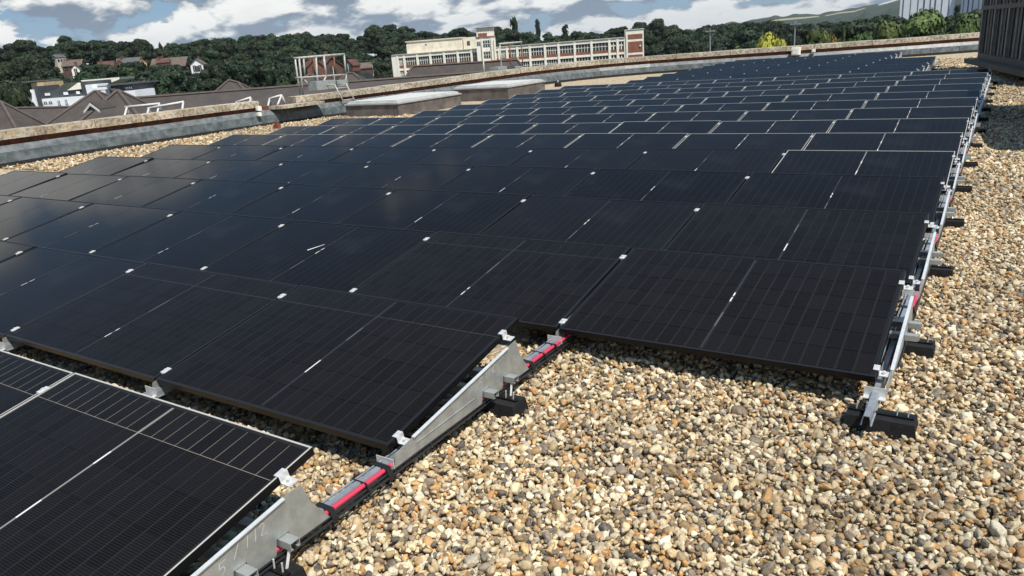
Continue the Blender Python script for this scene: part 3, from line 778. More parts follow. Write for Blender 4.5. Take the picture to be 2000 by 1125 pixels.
        ng.links.new(pos.outputs[0], vs.inputs[0]); ng.links.new(ma.outputs[0], vs.inputs['Scale'])
        sp = ng.nodes.new('GeometryNodeSetPosition'); ng.links.new(ico.outputs[0], sp.inputs[0]); ng.links.new(vs.outputs[0], sp.inputs['Offset'])
        ss = ng.nodes.new('GeometryNodeSetShadeSmooth'); ng.links.new(sp.outputs[0], ss.inputs[0])
        sm = ng.nodes.new('GeometryNodeSetMaterial'); sm.inputs['Material'].default_value = MAT['pebble']; ng.links.new(ss.outputs[0], sm.inputs[0])
        g2 = ng.nodes.new('GeometryNodeGeometryToInstance'); ng.links.new(sm.outputs[0], g2.inputs[0])
        ng.links.new(g2.outputs[0], join.inputs[0])
    def attr(nm, typ):
        a_ = ng.nodes.new('GeometryNodeInputNamedAttribute'); a_.data_type = typ; a_.inputs[0].default_value = nm
        return next(s_ for s_ in a_.outputs if s_.enabled)
    iop = ng.nodes.new('GeometryNodeInstanceOnPoints'); iop.inputs['Pick Instance'].default_value = True
    ng.links.new(gi.outputs[0], iop.inputs['Points']); ng.links.new(join.outputs[0], iop.inputs['Instance'])
    ng.links.new(attr('pvar', 'INT'), iop.inputs['Instance Index'])
    e2r = ng.nodes.new('FunctionNodeEulerToRotation'); ng.links.new(attr('prot', 'FLOAT_VECTOR'), e2r.inputs[0])
    ng.links.new(e2r.outputs[0], iop.inputs['Rotation']); ng.links.new(attr('psc', 'FLOAT_VECTOR'), iop.inputs['Scale'])
    ng.links.new(iop.outputs[0], go.inputs[0])
    md = o.modifiers.new('scatter', 'NODES'); md.node_group = ng
    structure(o, 'stuff', 'loose rounded flint pebbles in cream, brown and grey spread over the roof')
    print('pebbles', n, 'cells', n_cells)
scatter()

# ------------------------------------------------------------------ ground beyond the roof, hills
TL = [(-700, 150), (-300, 118), (0, 97), (60, 98), (110, 94), (130, 90), (200, 92), (260, 97), (300, 101), (340, 99), (390, 92), (430, 84), (470, 88), (510, 84),
      (550, 79), (590, 82), (640, 82), (690, 76), (720, 68), (740, 64), (790, 64), (830, 70), (870, 67), (920, 70), (980, 70), (1030, 76), (1080, 76),
      (1130, 66), (1180, 66), (1220, 60), (1250, 54), (1300, 56), (1360, 62), (1420, 62), (1500, 58), (1600, 50), (1700, 40), (1800, 25), (2000, 5), (2400, -20)]
_az, _te = [], []
for u, v in TL:
    d = ray(u, v); _az.append(math.atan2(d[0], d[1])); _te.append(d[2] / math.hypot(d[0], d[1]))
GZ, RR = -14.0, 430.0
def ridge_te(az): return np.interp(az, _az, _te)
def terrain(x, y):
    dx, dy = np.asarray(x) - CAM[0], np.asarray(y) - CAM[1]
    r = np.hypot(dx, dy); az = np.arctan2(dx, dy)
    rz = CAM[2] + RR * ridge_te(az) - 11.0
    r0 = np.interp(az, [R_(-60), R_(-47), R_(-43)], [165, 190, 300])
    t = np.clip((r - r0) / (RR - r0), 0, 1); t = t * t * (3 - 2 * t)
    z = GZ + (rz - GZ) * t
    back = np.clip((r - RR - 30) / 500, 0, 1); back = back * back * (3 - 2 * back)
    return z + (GZ - z) * back
def grid_obj(name, azs, rs, zf, m):
    A, Rr = np.meshgrid(azs, rs, indexing='ij')
    X = CAM[0] + Rr * np.sin(A); Y = CAM[1] + Rr * np.cos(A); Z = zf(A, Rr, X, Y)
    na, nr = A.shape; v = np.column_stack([X.ravel(), Y.ravel(), Z.ravel()])
    f = [(i * nr + j, i * nr + j + 1, (i + 1) * nr + j + 1, (i + 1) * nr + j) for i in range(na - 1) for j in range(nr - 1)]
    me = bpy.data.meshes.new(name); me.from_pydata(v.tolist(), [], f); me.materials.append(MAT[m])
    me.polygons.foreach_set('use_smooth', [True] * len(f)); me.update()
    o = bpy.data.objects.new(name, me); COL.objects.link(o); return structure(o)
mat('meadow', (0.014, 0.022, 0.011), 0.95, vcol=(0.026, 0.036, 0.016), vscale=0.02)
mat('hill_wood', (0.012, 0.024, 0.016), 0.95, vcol=(0.026, 0.042, 0.022), vscale=0.02, bump=1.0, bscale=0.06)
mat('down_grass', (0.012, 0.024, 0.013), 0.95, vcol=(0.021, 0.036, 0.017), vscale=0.006, bump=0.6, bscale=0.03)
mat('stubble', (0.27, 0.25, 0.15), 0.95, var=0.1, vscale=0.01)
mat('chalk_face', (0.40, 0.39, 0.36), 0.95, var=0.15, vscale=0.02)
grid_obj('hillside', np.radians(np.arange(-80, 30, 1.0)), np.concatenate([np.arange(60, 500, 18), np.arange(520, 1300, 90)]),
         lambda A, Rr, X, Y: terrain(X, Y), 'meadow')
b = MB(); b.poly([(CAM[0] + 4200 * math.cos(a), CAM[1] + 4200 * math.sin(a), GZ - 0.5) for a in np.linspace(0, 2 * math.pi, 48, endpoint=False)])
structure(b.obj('valley_ground', 'meadow'))
def ridge_hill(name, top, d0, d1, m, rough, seed):
    g = np.random.default_rng(seed); az, te = [], []
    for u, v in top:
        d = ray(u, v); az.append(math.atan2(d[0], d[1])); te.append(d[2] / math.hypot(d[0], d[1]))
    azs = np.linspace(az[0], az[-1], 170); wob_ = np.interp(azs, np.linspace(az[0], az[-1], 85), g.normal(0, rough, 85))
    def zf(A, Rr, X, Y):
        t = np.clip((Rr - d0) / (d1 - d0), 0, 1); t = np.where(t < .999, t * t * (3 - 2 * t), 1)
        zt = CAM[2] + d1 * np.interp(A, az, te) + np.interp(A, azs, wob_) * t
        z = GZ - 2 + (zt - GZ) * t
        return np.where(Rr > d1 + 1, z - (Rr - d1) * 0.25, z)
    grid_obj(name, azs, np.concatenate([np.linspace(d0, d1, 22), np.linspace(d1 + 60, d1 + 600, 5)]), zf, m)
    return az, te
ridge_hill('far_down', [(1180, 82), (1300, 66), (1388, 51), (1450, 39), (1520, 31), (1600, 25), (1660, 15), (1700, 9), (1760, 0), (1850, -10), (2000, -26), (2300, -50)], 1900, 3300, 'down_grass', 3.0, 1)
ridge_hill('wooded_ridge', [(1250, 82), (1330, 72), (1400, 62), (1470, 52), (1500, 47), (1560, 41), (1640, 35), (1700, 24), (1760, 12), (1850, 2), (2000, -12), (2300, -35)], 900, 1500, 'hill_wood', 4.0, 2)
def strip_field(name, pts, d, m):
    b = MB(); top = [at_h(u, v, d) for u, v, w in pts]; bot = [at_h(u, v + w, d - 40) for u, v, w in pts]
    for i in range(len(pts) - 1): b.poly([bot[i], bot[i + 1], top[i + 1], top[i]])
    o = b.obj(name, m); weld(o); structure(o)
strip_field('stubble_field', [(1502, 40.5, 1.0), (1525, 37, 3.2), (1550, 34.5, 3.4), (1575, 33, 2.6), (1600, 31, 1.6)], 1850, 'stubble')
strip_field('stubble_field', [(1612, 30, 1.6), (1640, 24, 2.4), (1668, 21, 2.4), (1690, 15, 1.4)], 1860, 'stubble')
strip_field('chalk_track', [(1715, 9, 1.5), (1730, 4, 3.5), (1748, -1, 3.2), (1765, -6, 2)], 1870, 'chalk_face')

# ------------------------------------------------------------------ trees
def crown_arrays(kind, seed, n, leaf):
    """leaf clumps on the lobes of a crown; unit height 1 (crown from c0 to 1), unit width 1"""
    g = np.random.default_rng(seed)
    if kind == 'poplar': lobes = [(g.normal(0, .10), g.normal(0, .10), z, .30 * (1 - abs(z - .45) * 0.9) + .05, .13) for z in np.linspace(.15, .93, 15)]
    elif kind == 'cone': lobes = [(g.normal(0, .06), g.normal(0, .06), z, .52 * (1.03 - z) + .03, .09) for z in np.linspace(.12, .95, 14)]
    else:
        lobes = []
        for i in range(19 if kind == 'dome' else 24):
            a = g.uniform(0, 6.283); t = g.uniform(0, 1) ** 0.75
            z = .34 + .50 * t if kind == 'dome' else .25 + .62 * t
            rr = .36 * math.sqrt(max(0, 1 - ((t - .25) / .85) ** 2)) * g.uniform(.45, 1.05)
            s = g.uniform(.11, .19)
            lobes.append((rr * math.cos(a), rr * math.sin(a), z, s, s * .62))
        lobes += [(g.normal(0, .05), g.normal(0, .05), .80, .20, .16), (0, 0, .58, .30, .20)]
    w = np.array([l[3] ** 2 for l in lobes]); idx = g.choice(len(lobes), n, p=w / w.sum())
    L = np.array(lobes)[idx]
    d = g.normal(0, 1, (n, 3)); d /= np.linalg.norm(d, axis=1)[:, None]
    d[:, 2] = np.where(d[:, 2] < -0.3, -d[:, 2] * .6, d[:, 2])
    rad = 1 - np.abs(g.normal(0, .16, n))
    c = L[:, :3] + d * L[:, 3:4] * rad[:, None] * np.array([1, 1, 0]) + d * L[:, 4:5] * rad[:, None] * np.array([0, 0, 1])
    c[:, 2] = np.clip(c[:, 2], .08, 1.0)
    nrm = d + g.normal(0, .30, (n, 3)); nrm /= np.linalg.norm(nrm, axis=1)[:, None]
    a = np.cross(nrm, g.normal(0, 1, (n, 3))); a /= np.linalg.norm(a, axis=1)[:, None] + 1e-9
    bb = np.cross(nrm, a)
    s = leaf * g.uniform(.6, 1.35, n)[:, None]
    lob_t = g.uniform(0, 1, len(lobes))[idx]
    tone = np.clip(.68 * lob_t + .32 * g.uniform(0, 1, n), 0, 1)
    return c, a * s, bb * s * .75, tone
def leaf_mesh(name, C, A, B, T, m):
    n = len(C)
    V = np.stack([C - A - B * .5, C + A - B * .8, C + A * .7 + B, C - A * .9 + B * .8], 1).reshape(-1, 3)
    me = bpy.data.meshes.new(name); me.vertices.add(4 * n); me.vertices.foreach_set('co', V.astype(np.float32).ravel())
    me.loops.add(4 * n); me.loops.foreach_set('vertex_index', np.arange(4 * n, dtype=np.int32))
    me.polygons.add(n); me.polygons.foreach_set('loop_start', np.arange(0, 4 * n, 4, dtype=np.int32))
    me.polygons.foreach_set('loop_total', np.full(n, 4, np.int32))
    a = me.attributes.new('tone', 'FLOAT', 'FACE'); a.data.foreach_set('value', T.astype(np.float32))
    me.materials.append(MAT[m]); me.update(); me.validate(); return me
def trunk_mesh(kind, seed):
    g = np.random.default_rng(seed); b = MB()
    b.tube([(0, 0, -.02), (.006, 0, .15), (0, .008, .34), (.01, 0, .60), (0, 0, .86)], [.034, .026, .022, .013, .004], 7)
    if kind != 'poplar':
        for i in range(6):
            a = g.uniform(0, 6.283); z = g.uniform(.26, .55); r = g.uniform(.18, .32)
            b.tube([(0, 0, z), (r * .5 * math.cos(a), r * .5 * math.sin(a), z + .10), (r * math.cos(a), r * math.sin(a), z + .24)], [.014, .009, .003], 5)
    return b.mesh('trunk', 'bark')
CROWN, TRUNK = {}, {}
def crown(kind, m, var, n, leaf):
    key = (kind, m, var, n)
    if key not in CROWN:
        CROWN[key] = leaf_mesh('crown', *crown_arrays(kind, hash((kind, var)) % 1000 if False else var * 17 + len(kind), n, leaf), m)
        TRUNK[key] = trunk_mesh(kind, var + 5)
    return CROWN[key], TRUNK[key]
def tree(u, v, wpx, depth, kind, m, label, var=0, n=2600, leaf=.036, group=None, zbase=None, name='tree'):
    if n < 4000 and kind != 'poplar': n, leaf = int(n * 2.2), leaf * .68
    top = at(u, v, depth); w = wpx * depth / FOC
    zb = float(terrain(top[0], top[1])) if zbase is None else zbase
    h = max(top[2] - zb, w * .6)
    t = thing(name, label, 'tree', (top[0], top[1], zb), (0, 0, random.uniform(0, 6.28)), group)
    cm, tm = crown(kind, m, var, n, leaf)
    for nm, me in (('trunk', tm), ('crown', cm)):
        o = child(nm, me, t); o.scale = (w, w, h)
    return t
# trees one can tell apart
tree(1511, 52, 116, 95, 'dome', 'leaf_yellow', 'bright yellow-green tree standing beyond the rear parapet', 1, 6500, .024, name='yellow_tree')
tree(1631, 56, 34, 100, 'round', 'leaf_yellow', 'smaller yellow tree half hidden behind a dark conical shrub', 2, 1600, .05, name='yellow_tree')
tree(1646, 58, 40, 92, 'cone', 'leaf_green', 'dark conical tree standing just in front of the small yellow tree', 1, 2000, .045, name='conifer')
tree(1598, 46, 92, 110, 'round', 'leaf_green', 'rounded green tree between the lamp post and the small yellow tree', 3, 3000, .036)
tree(1800, 6, 190, 105, 'dome', 'leaf_green', 'tallest broad green tree in front of the white tower block', 4, 9000, .018)
tree(1735, 26, 120, 98, 'round', 'leaf_green', 'dense green tree left of the tallest broad tree', 5, 6500, .023)
tree(1690, 48, 100, 92, 'round', 'leaf_green', 'low olive green tree right of the conical tree', 6, 5000, .026)
tree(1885, 22, 110, 90, 'round', 'leaf_green', 'green tree beside the dark plant enclosure, before the second tower', 7, 6000, .024)
tree(1830, 40, 90, 84, 'round', 'leaf_green', 'low leafy tree at the foot of the tallest broad tree', 8, 4500, .027)
tree(1765, 58, 90, 80, 'round', 'leaf_dark', 'dark low tree close behind the coping below the white tower', 9, 4500, .027)
tree(1345, 70, 110, 120, 'round', 'leaf_dark', 'brownish green bushy tree beyond the brick end tower', 10, 3000, .036)
tree(1440, 82, 62, 105, 'round', 'leaf_green', 'small rounded green tree between two thin lamp posts', 11, 2400, .042)
tree(1555, 62, 60, 140, 'round', 'leaf_dark', 'dark tree directly behind the nearer lamp post', 12, 2000, .042)
tree(1470, 52, 120, 190, 'round', 'leaf_dark', 'large dark tree behind the bright yellow-green tree', 13, 3000, .036)
tree(1680, 34, 130, 170, 'round', 'leaf_dark', 'dark tree high behind the low olive green tree', 14, 3000, .036)
tree(1395, 58, 120, 230, 'dome', 'leaf_dark', 'broad dark tree behind the thin far lamp post', 15, 3000, .032)
tree(1003, 36, 22, 390, 'poplar', 'leaf_dark', 'tallest pointed poplar rising right of the factory stair tower', 1, 1500, .05, name='poplar')
tree(1049, 39, 16, 390, 'poplar', 'leaf_dark', 'slender second poplar above the factory roof', 2, 1300, .05, name='poplar')
tree(1102, 50, 20, 390, 'poplar', 'leaf_dark', 'short blunt poplar above the middle of the factory roof', 3, 1300, .05, name='poplar')
tree(1124, 58, 36, 380, 'round', 'leaf_dark', 'rounded dark tree beside the shortest poplar', 17, 1600, .05)
tree(1222, 52, 14, 380, 'poplar', 'leaf_dark', 'thin pointed tree just left of the brick end tower', 4, 1100, .05, name='poplar')
tree(1085, 74, 60, 330, 'round', 'leaf_green', 'paler green tree showing over the factory roof', 18, 1600, .045)
tree(726, 55, 20, 400, 'cone', 'leaf_dark', 'pointed conifer sticking out of the treeline left of the factory', 3, 1200, .06, name='conifer')
tree(868, 63, 40, 400, 'round', 'leaf_dark', 'dark rounded treetop behind the factory penthouse', 19, 1500, .05)
tree(311, 81, 13, 440, 'round', 'leaf_dark', 'left one of two rounded treetops side by side on the ridge', 20, 900, .075)
tree(327, 81, 12, 440, 'round', 'leaf_dark', 'right one of two rounded treetops side by side on the ridge', 21, 900, .075)
tree(377, 79, 17, 440, 'round', 'leaf_dark', 'single rounded treetop between the pair and a bushy clump on the ridge', 22, 900, .07)
tree(413, 82, 28, 430, 'dome', 'leaf_dark', 'flat topped clump of dark foliage on the ridge', 23, 1100, .06)
tree(66, 92, 7, 440, 'cone', 'leaf_dark', 'tiny pointed treetop on the far left skyline', 5, 500, .09, name='conifer')
tree(22, 152, 92, 95, 'round', 'leaf_dark', 'dark bushy tree standing in front of the white flats', 24, 3600, .034)
tree(130, 92, 90, 400, 'dome', 'leaf_dark', 'broad dark tree on the skyline above the cream gabled house', 25, 2000, .04)
tree(235, 100, 30, 330, 'round', 'leaf_green', 'pale grey-green tree above the red roofed houses', 26, 1300, .05)
tree(300, 104, 34, 330, 'round', 'leaf_green', 'pale green tree below the two rounded treetops', 27, 1300, .05)
tree(515, 92, 70, 330, 'round', 'leaf_dark', 'tall dark tree left of the steel access cage', 28, 2000, .042)
tree(470, 132, 70, 200, 'round', 'leaf_dark', 'rounded dark tree behind the peak of the brown hipped roof', 29, 2200, .04)
tree(250, 128, 80, 210, 'round', 'leaf_dark', 'dark tree below the brick gabled houses', 30, 2200, .04)
tree(330, 126, 90, 200, 'round', 'leaf_dark', 'wide dark tree below the long tiled roof', 31, 2200, .04)
tree(415, 122, 80, 190, 'round', 'leaf_dark', 'large dark tree right of the small white gable', 32, 2200, .04)
tree(185, 150, 56, 200, 'round', 'leaf_dark', 'dark tree right of the cream gabled house', 33, 1800, .045)
tree(60, 118, 66, 260, 'round', 'leaf_dark', 'dark tree on the slope above the cream sheds', 34, 1800, .045)
tree(725, 130, 60, 150, 'round', 'leaf_dark', 'low dark tree between the brick house and the factory', 35, 1800, .045)
tree(550, 118, 90, 170, 'round', 'leaf_dark', 'large dark tree at the left edge of the brick house', 36, 2200, .04)

# the far wood reads as one mass
KEEP = [(137, 163, 126, 149, 275), (104, 162, 107, 121, 335), (192, 366, 114, 128, 315), (376, 398, 116, 136, 275), (588, 726, 108, 165, 160),
        (10, 280, 152, 215, 130), (760, 1275, 50, 160, 290)]
SRC = [o for o in COL.objects if o.name.startswith('crown') and o.data.materials[0].name == 'leaf_dark' and len(o.data.polygons) > 3500][:10]
def woodland(n, r0, r1, az0, az1, name, seed, label, wr=(7, 14)):
    g = np.random.default_rng(seed); P, SC, RT_, IX = [], [], [], []
    for i in range(n):
        az = g.uniform(az0, az1); r = math.sqrt(g.uniform(r0 ** 2, r1 ** 2))
        x, y = CAM[0] + r * math.sin(az), CAM[1] + r * math.cos(az); z = float(terrain(x, y))
        w = g.uniform(*wr); h = w * g.uniform(.85, 1.25)
        q = proj((x, y, z + h * .55)); pr_ = w * .40 * FOC / q[2]
        if any(q[2] < dd and q[0] + pr_ > a0 and q[0] - pr_ < a1 and q[1] + pr_ > b0 and q[1] - pr_ < b1 for a0, a1, b0, b1, dd in KEEP): continue
        P.append((x, y, z)); SC.append((w, w, h)); RT_.append((0, 0, g.uniform(0, 6.283))); IX.append(int(g.integers(0, len(SRC))))
    m_ = len(P); me = bpy.data.meshes.new(name); me.vertices.add(m_); me.vertices.foreach_set('co', np.array(P, np.float32).ravel())
    for nm, dat in (('psc', SC), ('prot', RT_)):
        a = me.attributes.new(nm, 'FLOAT_VECTOR', 'POINT'); a.data.foreach_set('vector', np.array(dat, np.float32).ravel())
    a = me.attributes.new('pvar', 'INT', 'POINT'); a.data.foreach_set('value', np.array(IX, np.int32))
    me.materials.append(MAT['leaf_dark'])
    o = bpy.data.objects.new(name, me); COL.objects.link(o); structure(o, 'stuff', label)
    ng = bpy.data.node_groups.new(name + '_scatter', 'GeometryNodeTree')
    ng.interface.new_socket('Geometry', in_out='INPUT', socket_type='NodeSocketGeometry')
    ng.interface.new_socket('Geometry', in_out='OUTPUT', socket_type='NodeSocketGeometry')
    gi, go = ng.nodes.new('NodeGroupInput'), ng.nodes.new('NodeGroupOutput'); join = ng.nodes.new('GeometryNodeJoinGeometry')
    for so in reversed(SRC):
        oi = ng.nodes.new('GeometryNodeObjectInfo'); oi.transform_space = 'ORIGINAL'; oi.inputs['Object'].default_value = so
        oi.inputs['As Instance'].default_value = True; ng.links.new(oi.outputs['Geometry'], join.inputs[0])
    def attr(nm, typ):
        a_ = ng.nodes.new('GeometryNodeInputNamedAttribute'); a_.data_type = typ; a_.inputs[0].default_value = nm
        return next(s_ for s_ in a_.outputs if s_.enabled)
    iop = ng.nodes.new('GeometryNodeInstanceOnPoints'); iop.inputs['Pick Instance'].default_value = True
    ng.links.new(gi.outputs[0], iop.inputs['Points']); ng.links.new(join.outputs[0], iop.inputs['Instance'])
    ng.links.new(attr('pvar', 'INT'), iop.inputs['Instance Index'])
    e2r = ng.nodes.new('FunctionNodeEulerToRotation'); ng.links.new(attr('prot', 'FLOAT_VECTOR'), e2r.inputs[0])
    ng.links.new(e2r.outputs[0], iop.inputs['Rotation']); ng.links.new(attr('psc', 'FLOAT_VECTOR'), iop.inputs['Scale'])
    ng.links.new(iop.outputs[0], go.inputs[0]); md = o.modifiers.new('scatter', 'NODES'); md.node_group = ng
woodland(1150, 200, 455, R_(-76), R_(-45), 'woodland', 3, 'dense dark wood covering the hillside on the left')
woodland(640, 300, 455, R_(-46), R_(-14), 'woodland', 4, 'dense dark wood along the ridge behind the factory')
woodland(420, 170, 420, R_(-20), R_(6), 'woodland', 5, 'dark wood beyond the rear parapet')

# ------------------------------------------------------------------ distant buildings: plane frames with real depth
class Site:
    """vertical facade plane through two image points at given depths; s runs left to right, n is towards the viewer"""
    def __init__(s, uL, dL, uR, dR, vmid):
        a, c = at(uL, vmid, dL), at(uR, vmid, dR)
        s.o = np.array([a[0], a[1], 0]); d = np.array([c[0] - a[0], c[1] - a[1], 0]); s.L = np.linalg.norm(d); s.d = d / s.L
        s.n = np.array([s.d[1], -s.d[0], 0])
        if s.n @ (CAM - s.o) < 0: s.n = -s.n
    def hit(s, u, v):
        r = ray(u, v); t = ((s.o - CAM) @ s.n) / (r @ s.n); p = CAM + r * t
        return (p - s.o) @ s.d, p[2]
    def rect(s, u0, v0, u1, v1):
        um, vm = (u0 + u1) / 2, (v0 + v1) / 2
        return s.hit(u0, vm)[0], s.hit(u1, vm)[0], s.hit(um, v1)[1], s.hit(um, v0)[1]       # s0 s1 z0 z1
    def P(s, a, n, z): return s.o + s.d * a + s.n * n + np.array([0, 0, z])
    def box(s, b, s0, s1, z0, z1, n0, n1, mi=0):
        b.hexa([s.P(s0, n1, z0), s.P(s1, n1, z0), s.P(s1, n0, z0), s.P(s0, n0, z0), s.P(s0, n1, z1), s.P(s1, n1, z1), s.P(s1, n0, z1), s.P(s0, n0, z1)], mi)
    def root(s, name, label, cat, a, n, z, group=None):
        p = s.P(a, n, z); return thing(name, label, cat, tuple(p), group=group)
def rel(b, name, mats, root):
    L0 = np.array(root.location); b.v = [tuple(np.array(v) - L0) for v in b.v]; return b.obj(name, mats, root)
def rel2(b, name, mats, root, parent):
    o = rel(b, name, mats, root); o.parent = parent; return o
def window(si, root, rc, n, frame='white_paint', cols=2, rows=2, parent=None, fw=None, glass='window_glass'):
    s0, s1, z0, z1 = rc; fw = fw or 0.05 * max(s1 - s0, z1 - z0)
    b = MB(); si.box(b, s0, s1, z0, z1, n - .12, n - .06); g = rel(b, 'window', glass, root)
    def bar(a0, a1, c0, c1):
        b = MB(); si.box(b, a0, a1, c0, c1, n - .058, n + .012); o = rel2(b, 'glazing_bar', frame, root, g)
        return o
    for i in range(cols + 1):
        x = s0 + (s1 - s0) * i / cols; bar(x - fw / 2, x + fw / 2, z0, z1)
    for j in range(1, rows):
        z = z0 + (z1 - z0) * j / rows; bar(s0, s1, z - fw / 2, z + fw / 2)
    return g

# ---- the factory
fs = Site(768, 238, 1222, 232, 100)
fac = fs.root('factory', 'long cream and red brick factory with banded windows and a stair tower', 'factory', fs.L / 2, 0, GZ)
def vline(pairs): return lambda u: float(np.interp(u, [p[0] for p in pairs], [p[1] for p in pairs]))
roofv = vline([(768, 109), (800, 106.5), (908, 98.5), (1034, 88.5), (1106, 82), (1190, 74), (1222, 71.5)])
wtop = vline([(768, 113.5), (801, 111.5), (908, 104), (1034, 94.5), (1106, 89), (1172, 84.3), (1222, 80)])
wbot = vline([(768, 126.5), (801, 124.5), (908, 117.6), (1034, 110), (1106, 105), (1172, 101.6), (1222, 97.5)])
b1 = vline([(801, 129.8), (908, 123), (1034, 115.5), (1106, 111.5), (1172, 107.2), (1222, 103.5)])
b2 = vline([(801, 134), (908, 127.5), (1034, 120), (1106, 116), (1172, 111.6), (1222, 108)])
w2b = vline([(801, 146), (908, 140.5), (1034, 130), (1106, 124.5), (1172, 120), (1222, 116)])
sA, _, _, zroof = fs.rect(768, roofv(1000), 800, 120)
ztop = float(np.mean([fs.hit(u, roofv(u))[1] for u in (800, 908, 1034, 1106, 1190)]))
zz = {n_: float(np.mean([fs.hit(u, f_(u))[1] for u in (801, 908, 1034, 1106, 1172)])) for n_, f_ in (('wt', wtop), ('wb', wbot), ('b1', b1), ('b2', b2), ('w2', w2b))}
s_of = lambda u, v: fs.hit(u, v)[0]
S0, S1 = s_of(768, 122), s_of(1223, 90)
b = MB(); fs.box(b, S0, S1, GZ - 1, ztop - .05, -16, -.55); rel(b, 'wall', 'white_paint', fac)
def band(z0, z1, m, n1, s0=S0, s1=S1, name='band'):
    b = MB(); fs.box(b, s0, s1, z0, z1, -.6, n1); return rel(b, name, m, fac)
band(zz['wt'] + .02, ztop, 'white_paint', .10, name='cornice')
b = MB(); fs.box(b, S0 - .2, S1, ztop + .01, ztop + .22, -16.3, .35); rel(b, 'roof', 'concrete_old', fac)
H2 = zz['wb'] - zz['b2']                                   # floor-to-floor below
levels = [(zz['wb'], zz['wt'])]
z_ = zz['b2']
band(zz['b1'], zz['wb'] - .02, 'brick_factory', -.06, name='brick_panel')
band(zz['b2'], zz['b1'] - .01, 'white_paint', .04, name='string_course')
wh = zz['wt'] - zz['wb']
while z_ > GZ + 2:
    levels.append((z_ - wh, z_)); band(z_ - wh - (zz['wb'] - zz['b1']), z_ - wh - .02, 'brick_factory', -.06, name='brick_panel')
    band(z_ - wh - (zz['wb'] - zz['b2']), z_ - wh - (zz['wb'] - zz['b1']) - .01, 'white_paint', .04, name='string_course')
    z_ -= wh + (zz['wb'] - zz['b2'])
pil = [776, 789, 814.7, 840, 867, 893.6, 920.6, 944, 961, 975, 990, 1010, 1034.5, 1064, 1090.5, 1122, 1155, 1190, 1206, 1221]
ps = [s_of(u, wtop(u)) for u in pil]
for i, s_ in enumerate(ps):
    b = MB(); fs.box(b, s_ - .33, s_ + .33, GZ, ztop - .02, -.6, .22); rel(b, 'pilaster', 'white_paint', fac)
for li, (za, zb) in enumerate(levels[:2]):
    for i in range(len(ps) - 1):
        if ps[i + 1] - ps[i] < 1.6: continue
        cream = i in (17, 18)
        window(fs, fac, (ps[i] + .36, ps[i + 1] - .36, za, zb), -.2, cols=2 if cream else 5, rows=2, fw=.30 if cream else .13)
b = MB(); fs.box(b, S0 - .4, s_of(776, 120), GZ, ztop - .03, -12, .12); rel(b, 'end_bay', 'white_paint', fac)
# rooftop plant room
fp = Site(793, 246, 904, 244, 90)
q = fp.rect(793.5, 76.5, 903, 101.5)
b = MB(); fp.box(b, q[0], q[1], ztop - .1, q[3] - .9, -9, 0); rel(b, 'plant_room', 'cream_render', fac)
b = MB(); fp.box(b, q[0] + .2, q[1], q[3] - .89, q[3] - .35, -8.8, -.25); rel(b, 'clerestory', 'concrete_old', fac)
b = MB(); fp.box(b, q[0] - .2, q[1], q[3] - .34, q[3], -9.1, .15); rel(b, 'plant_room_roof', 'concrete_old', fac)
for i in range(4):
    b = MB(); x = q[0] + (q[1] - q[0]) * (.30 + .15 * i); fp.box(b, x, x + .7, ztop + 1.3, ztop + 2.2, -.05, .03); rel(b, 'vent', 'concrete_old', fac)
for i in range(1, 4):
    b = MB(); x = q[0] + (q[1] - q[0]) * i * .26; fp.box(b, x, x + .08, ztop, q[3] - .9, -.05, .02); rel(b, 'joint', 'concrete_old', fac)
b = MB(); x = q[0] + (q[1] - q[0]) * .34; fp.box(b, x, x + .5, ztop + 2.3, ztop + 2.8, -.05, .04); rel(b, 'lamp', 'grey_dark', fac)
q2 = fp.rect(904, 72.5, 927, 97)
b = MB(); fp.box(b, q2[0], q2[1], ztop - .1, q2[3], -8, -1.0); rel(b, 'stair_room', 'cream_render', fac)
b = MB(); fp.box(b, q2[0] + 1.2, q2[0] + 2.2, q2[3] - 2.6, q2[3] - 1.2, -1.2, -.96); rel(b, 'opening', 'grey_dark', fac)
# stair tower
ft = Site(928, 233, 970, 233, 80)
q = ft.rect(930, 56, 967, 110); W3 = q[1] - q[0]
def tz(v): return ft.hit(948, v)[1]
b = MB(); ft.box(b, q[0], q[1], GZ, tz(72), -7, 0); rel(b, 'stair_tower', 'white_paint', fac)
b = MB(); ft.box(b, q[0] + .3, q[1] - .2, tz(72) + .02, tz(53.5), -6.5, -.4); rel(b, 'tower_top', 'white_paint', fac)
b = MB(); ft.box(b, q[0] - .3, q[1] + .3, tz(53.4), tz(52), -7, .2); rel(b, 'tower_roof', 'concrete_old', fac)
b = MB(); ft.box(b, q[0] - .2, q[1] + .2, tz(72.5), tz(71), -7.2, .25); rel(b, 'tower_ledge', 'brick_factory', fac)
b = MB(); ft.box(b, q[0] + .7, q[0] + W3 * .60, tz(70.5), tz(64.2), -.5, -.36); rel(b, 'brick_panel', 'brick_factory', fac)
window(ft, fac, (q[0] + .7, q[0] + W3 * .60, tz(64), tz(57.5)), -.35, cols=3, rows=1, fw=.12, frame='concrete_old')
window(ft, fac, (q[0] + W3 * .70, q[0] + W3 * .95, tz(63.5), tz(57)), -.35, cols=2, rows=1, fw=.12, frame='concrete_old')
for v0, v1 in ((79, 92), (101, 114)):
    window(ft, fac, (q[0] + W3 * .34, q[0] + W3 * .72, tz(v1), tz(v0)), .13, cols=3, rows=2, fw=.12)
for v0, v1 in ((80, 88),):
    window(ft, fac, (q[0] + W3 * .04, q[0] + W3 * .2, tz(v1), tz(v0)), .13, cols=2, rows=1, fw=.1)
for f_ in (.27, .78, .93):
    b = MB(); ft.box(b, q[0] + W3 * f_, q[0] + W3 * f_ + .5, GZ, tz(76), .02, .5); rel(b, 'pilaster', 'white_paint', fac)
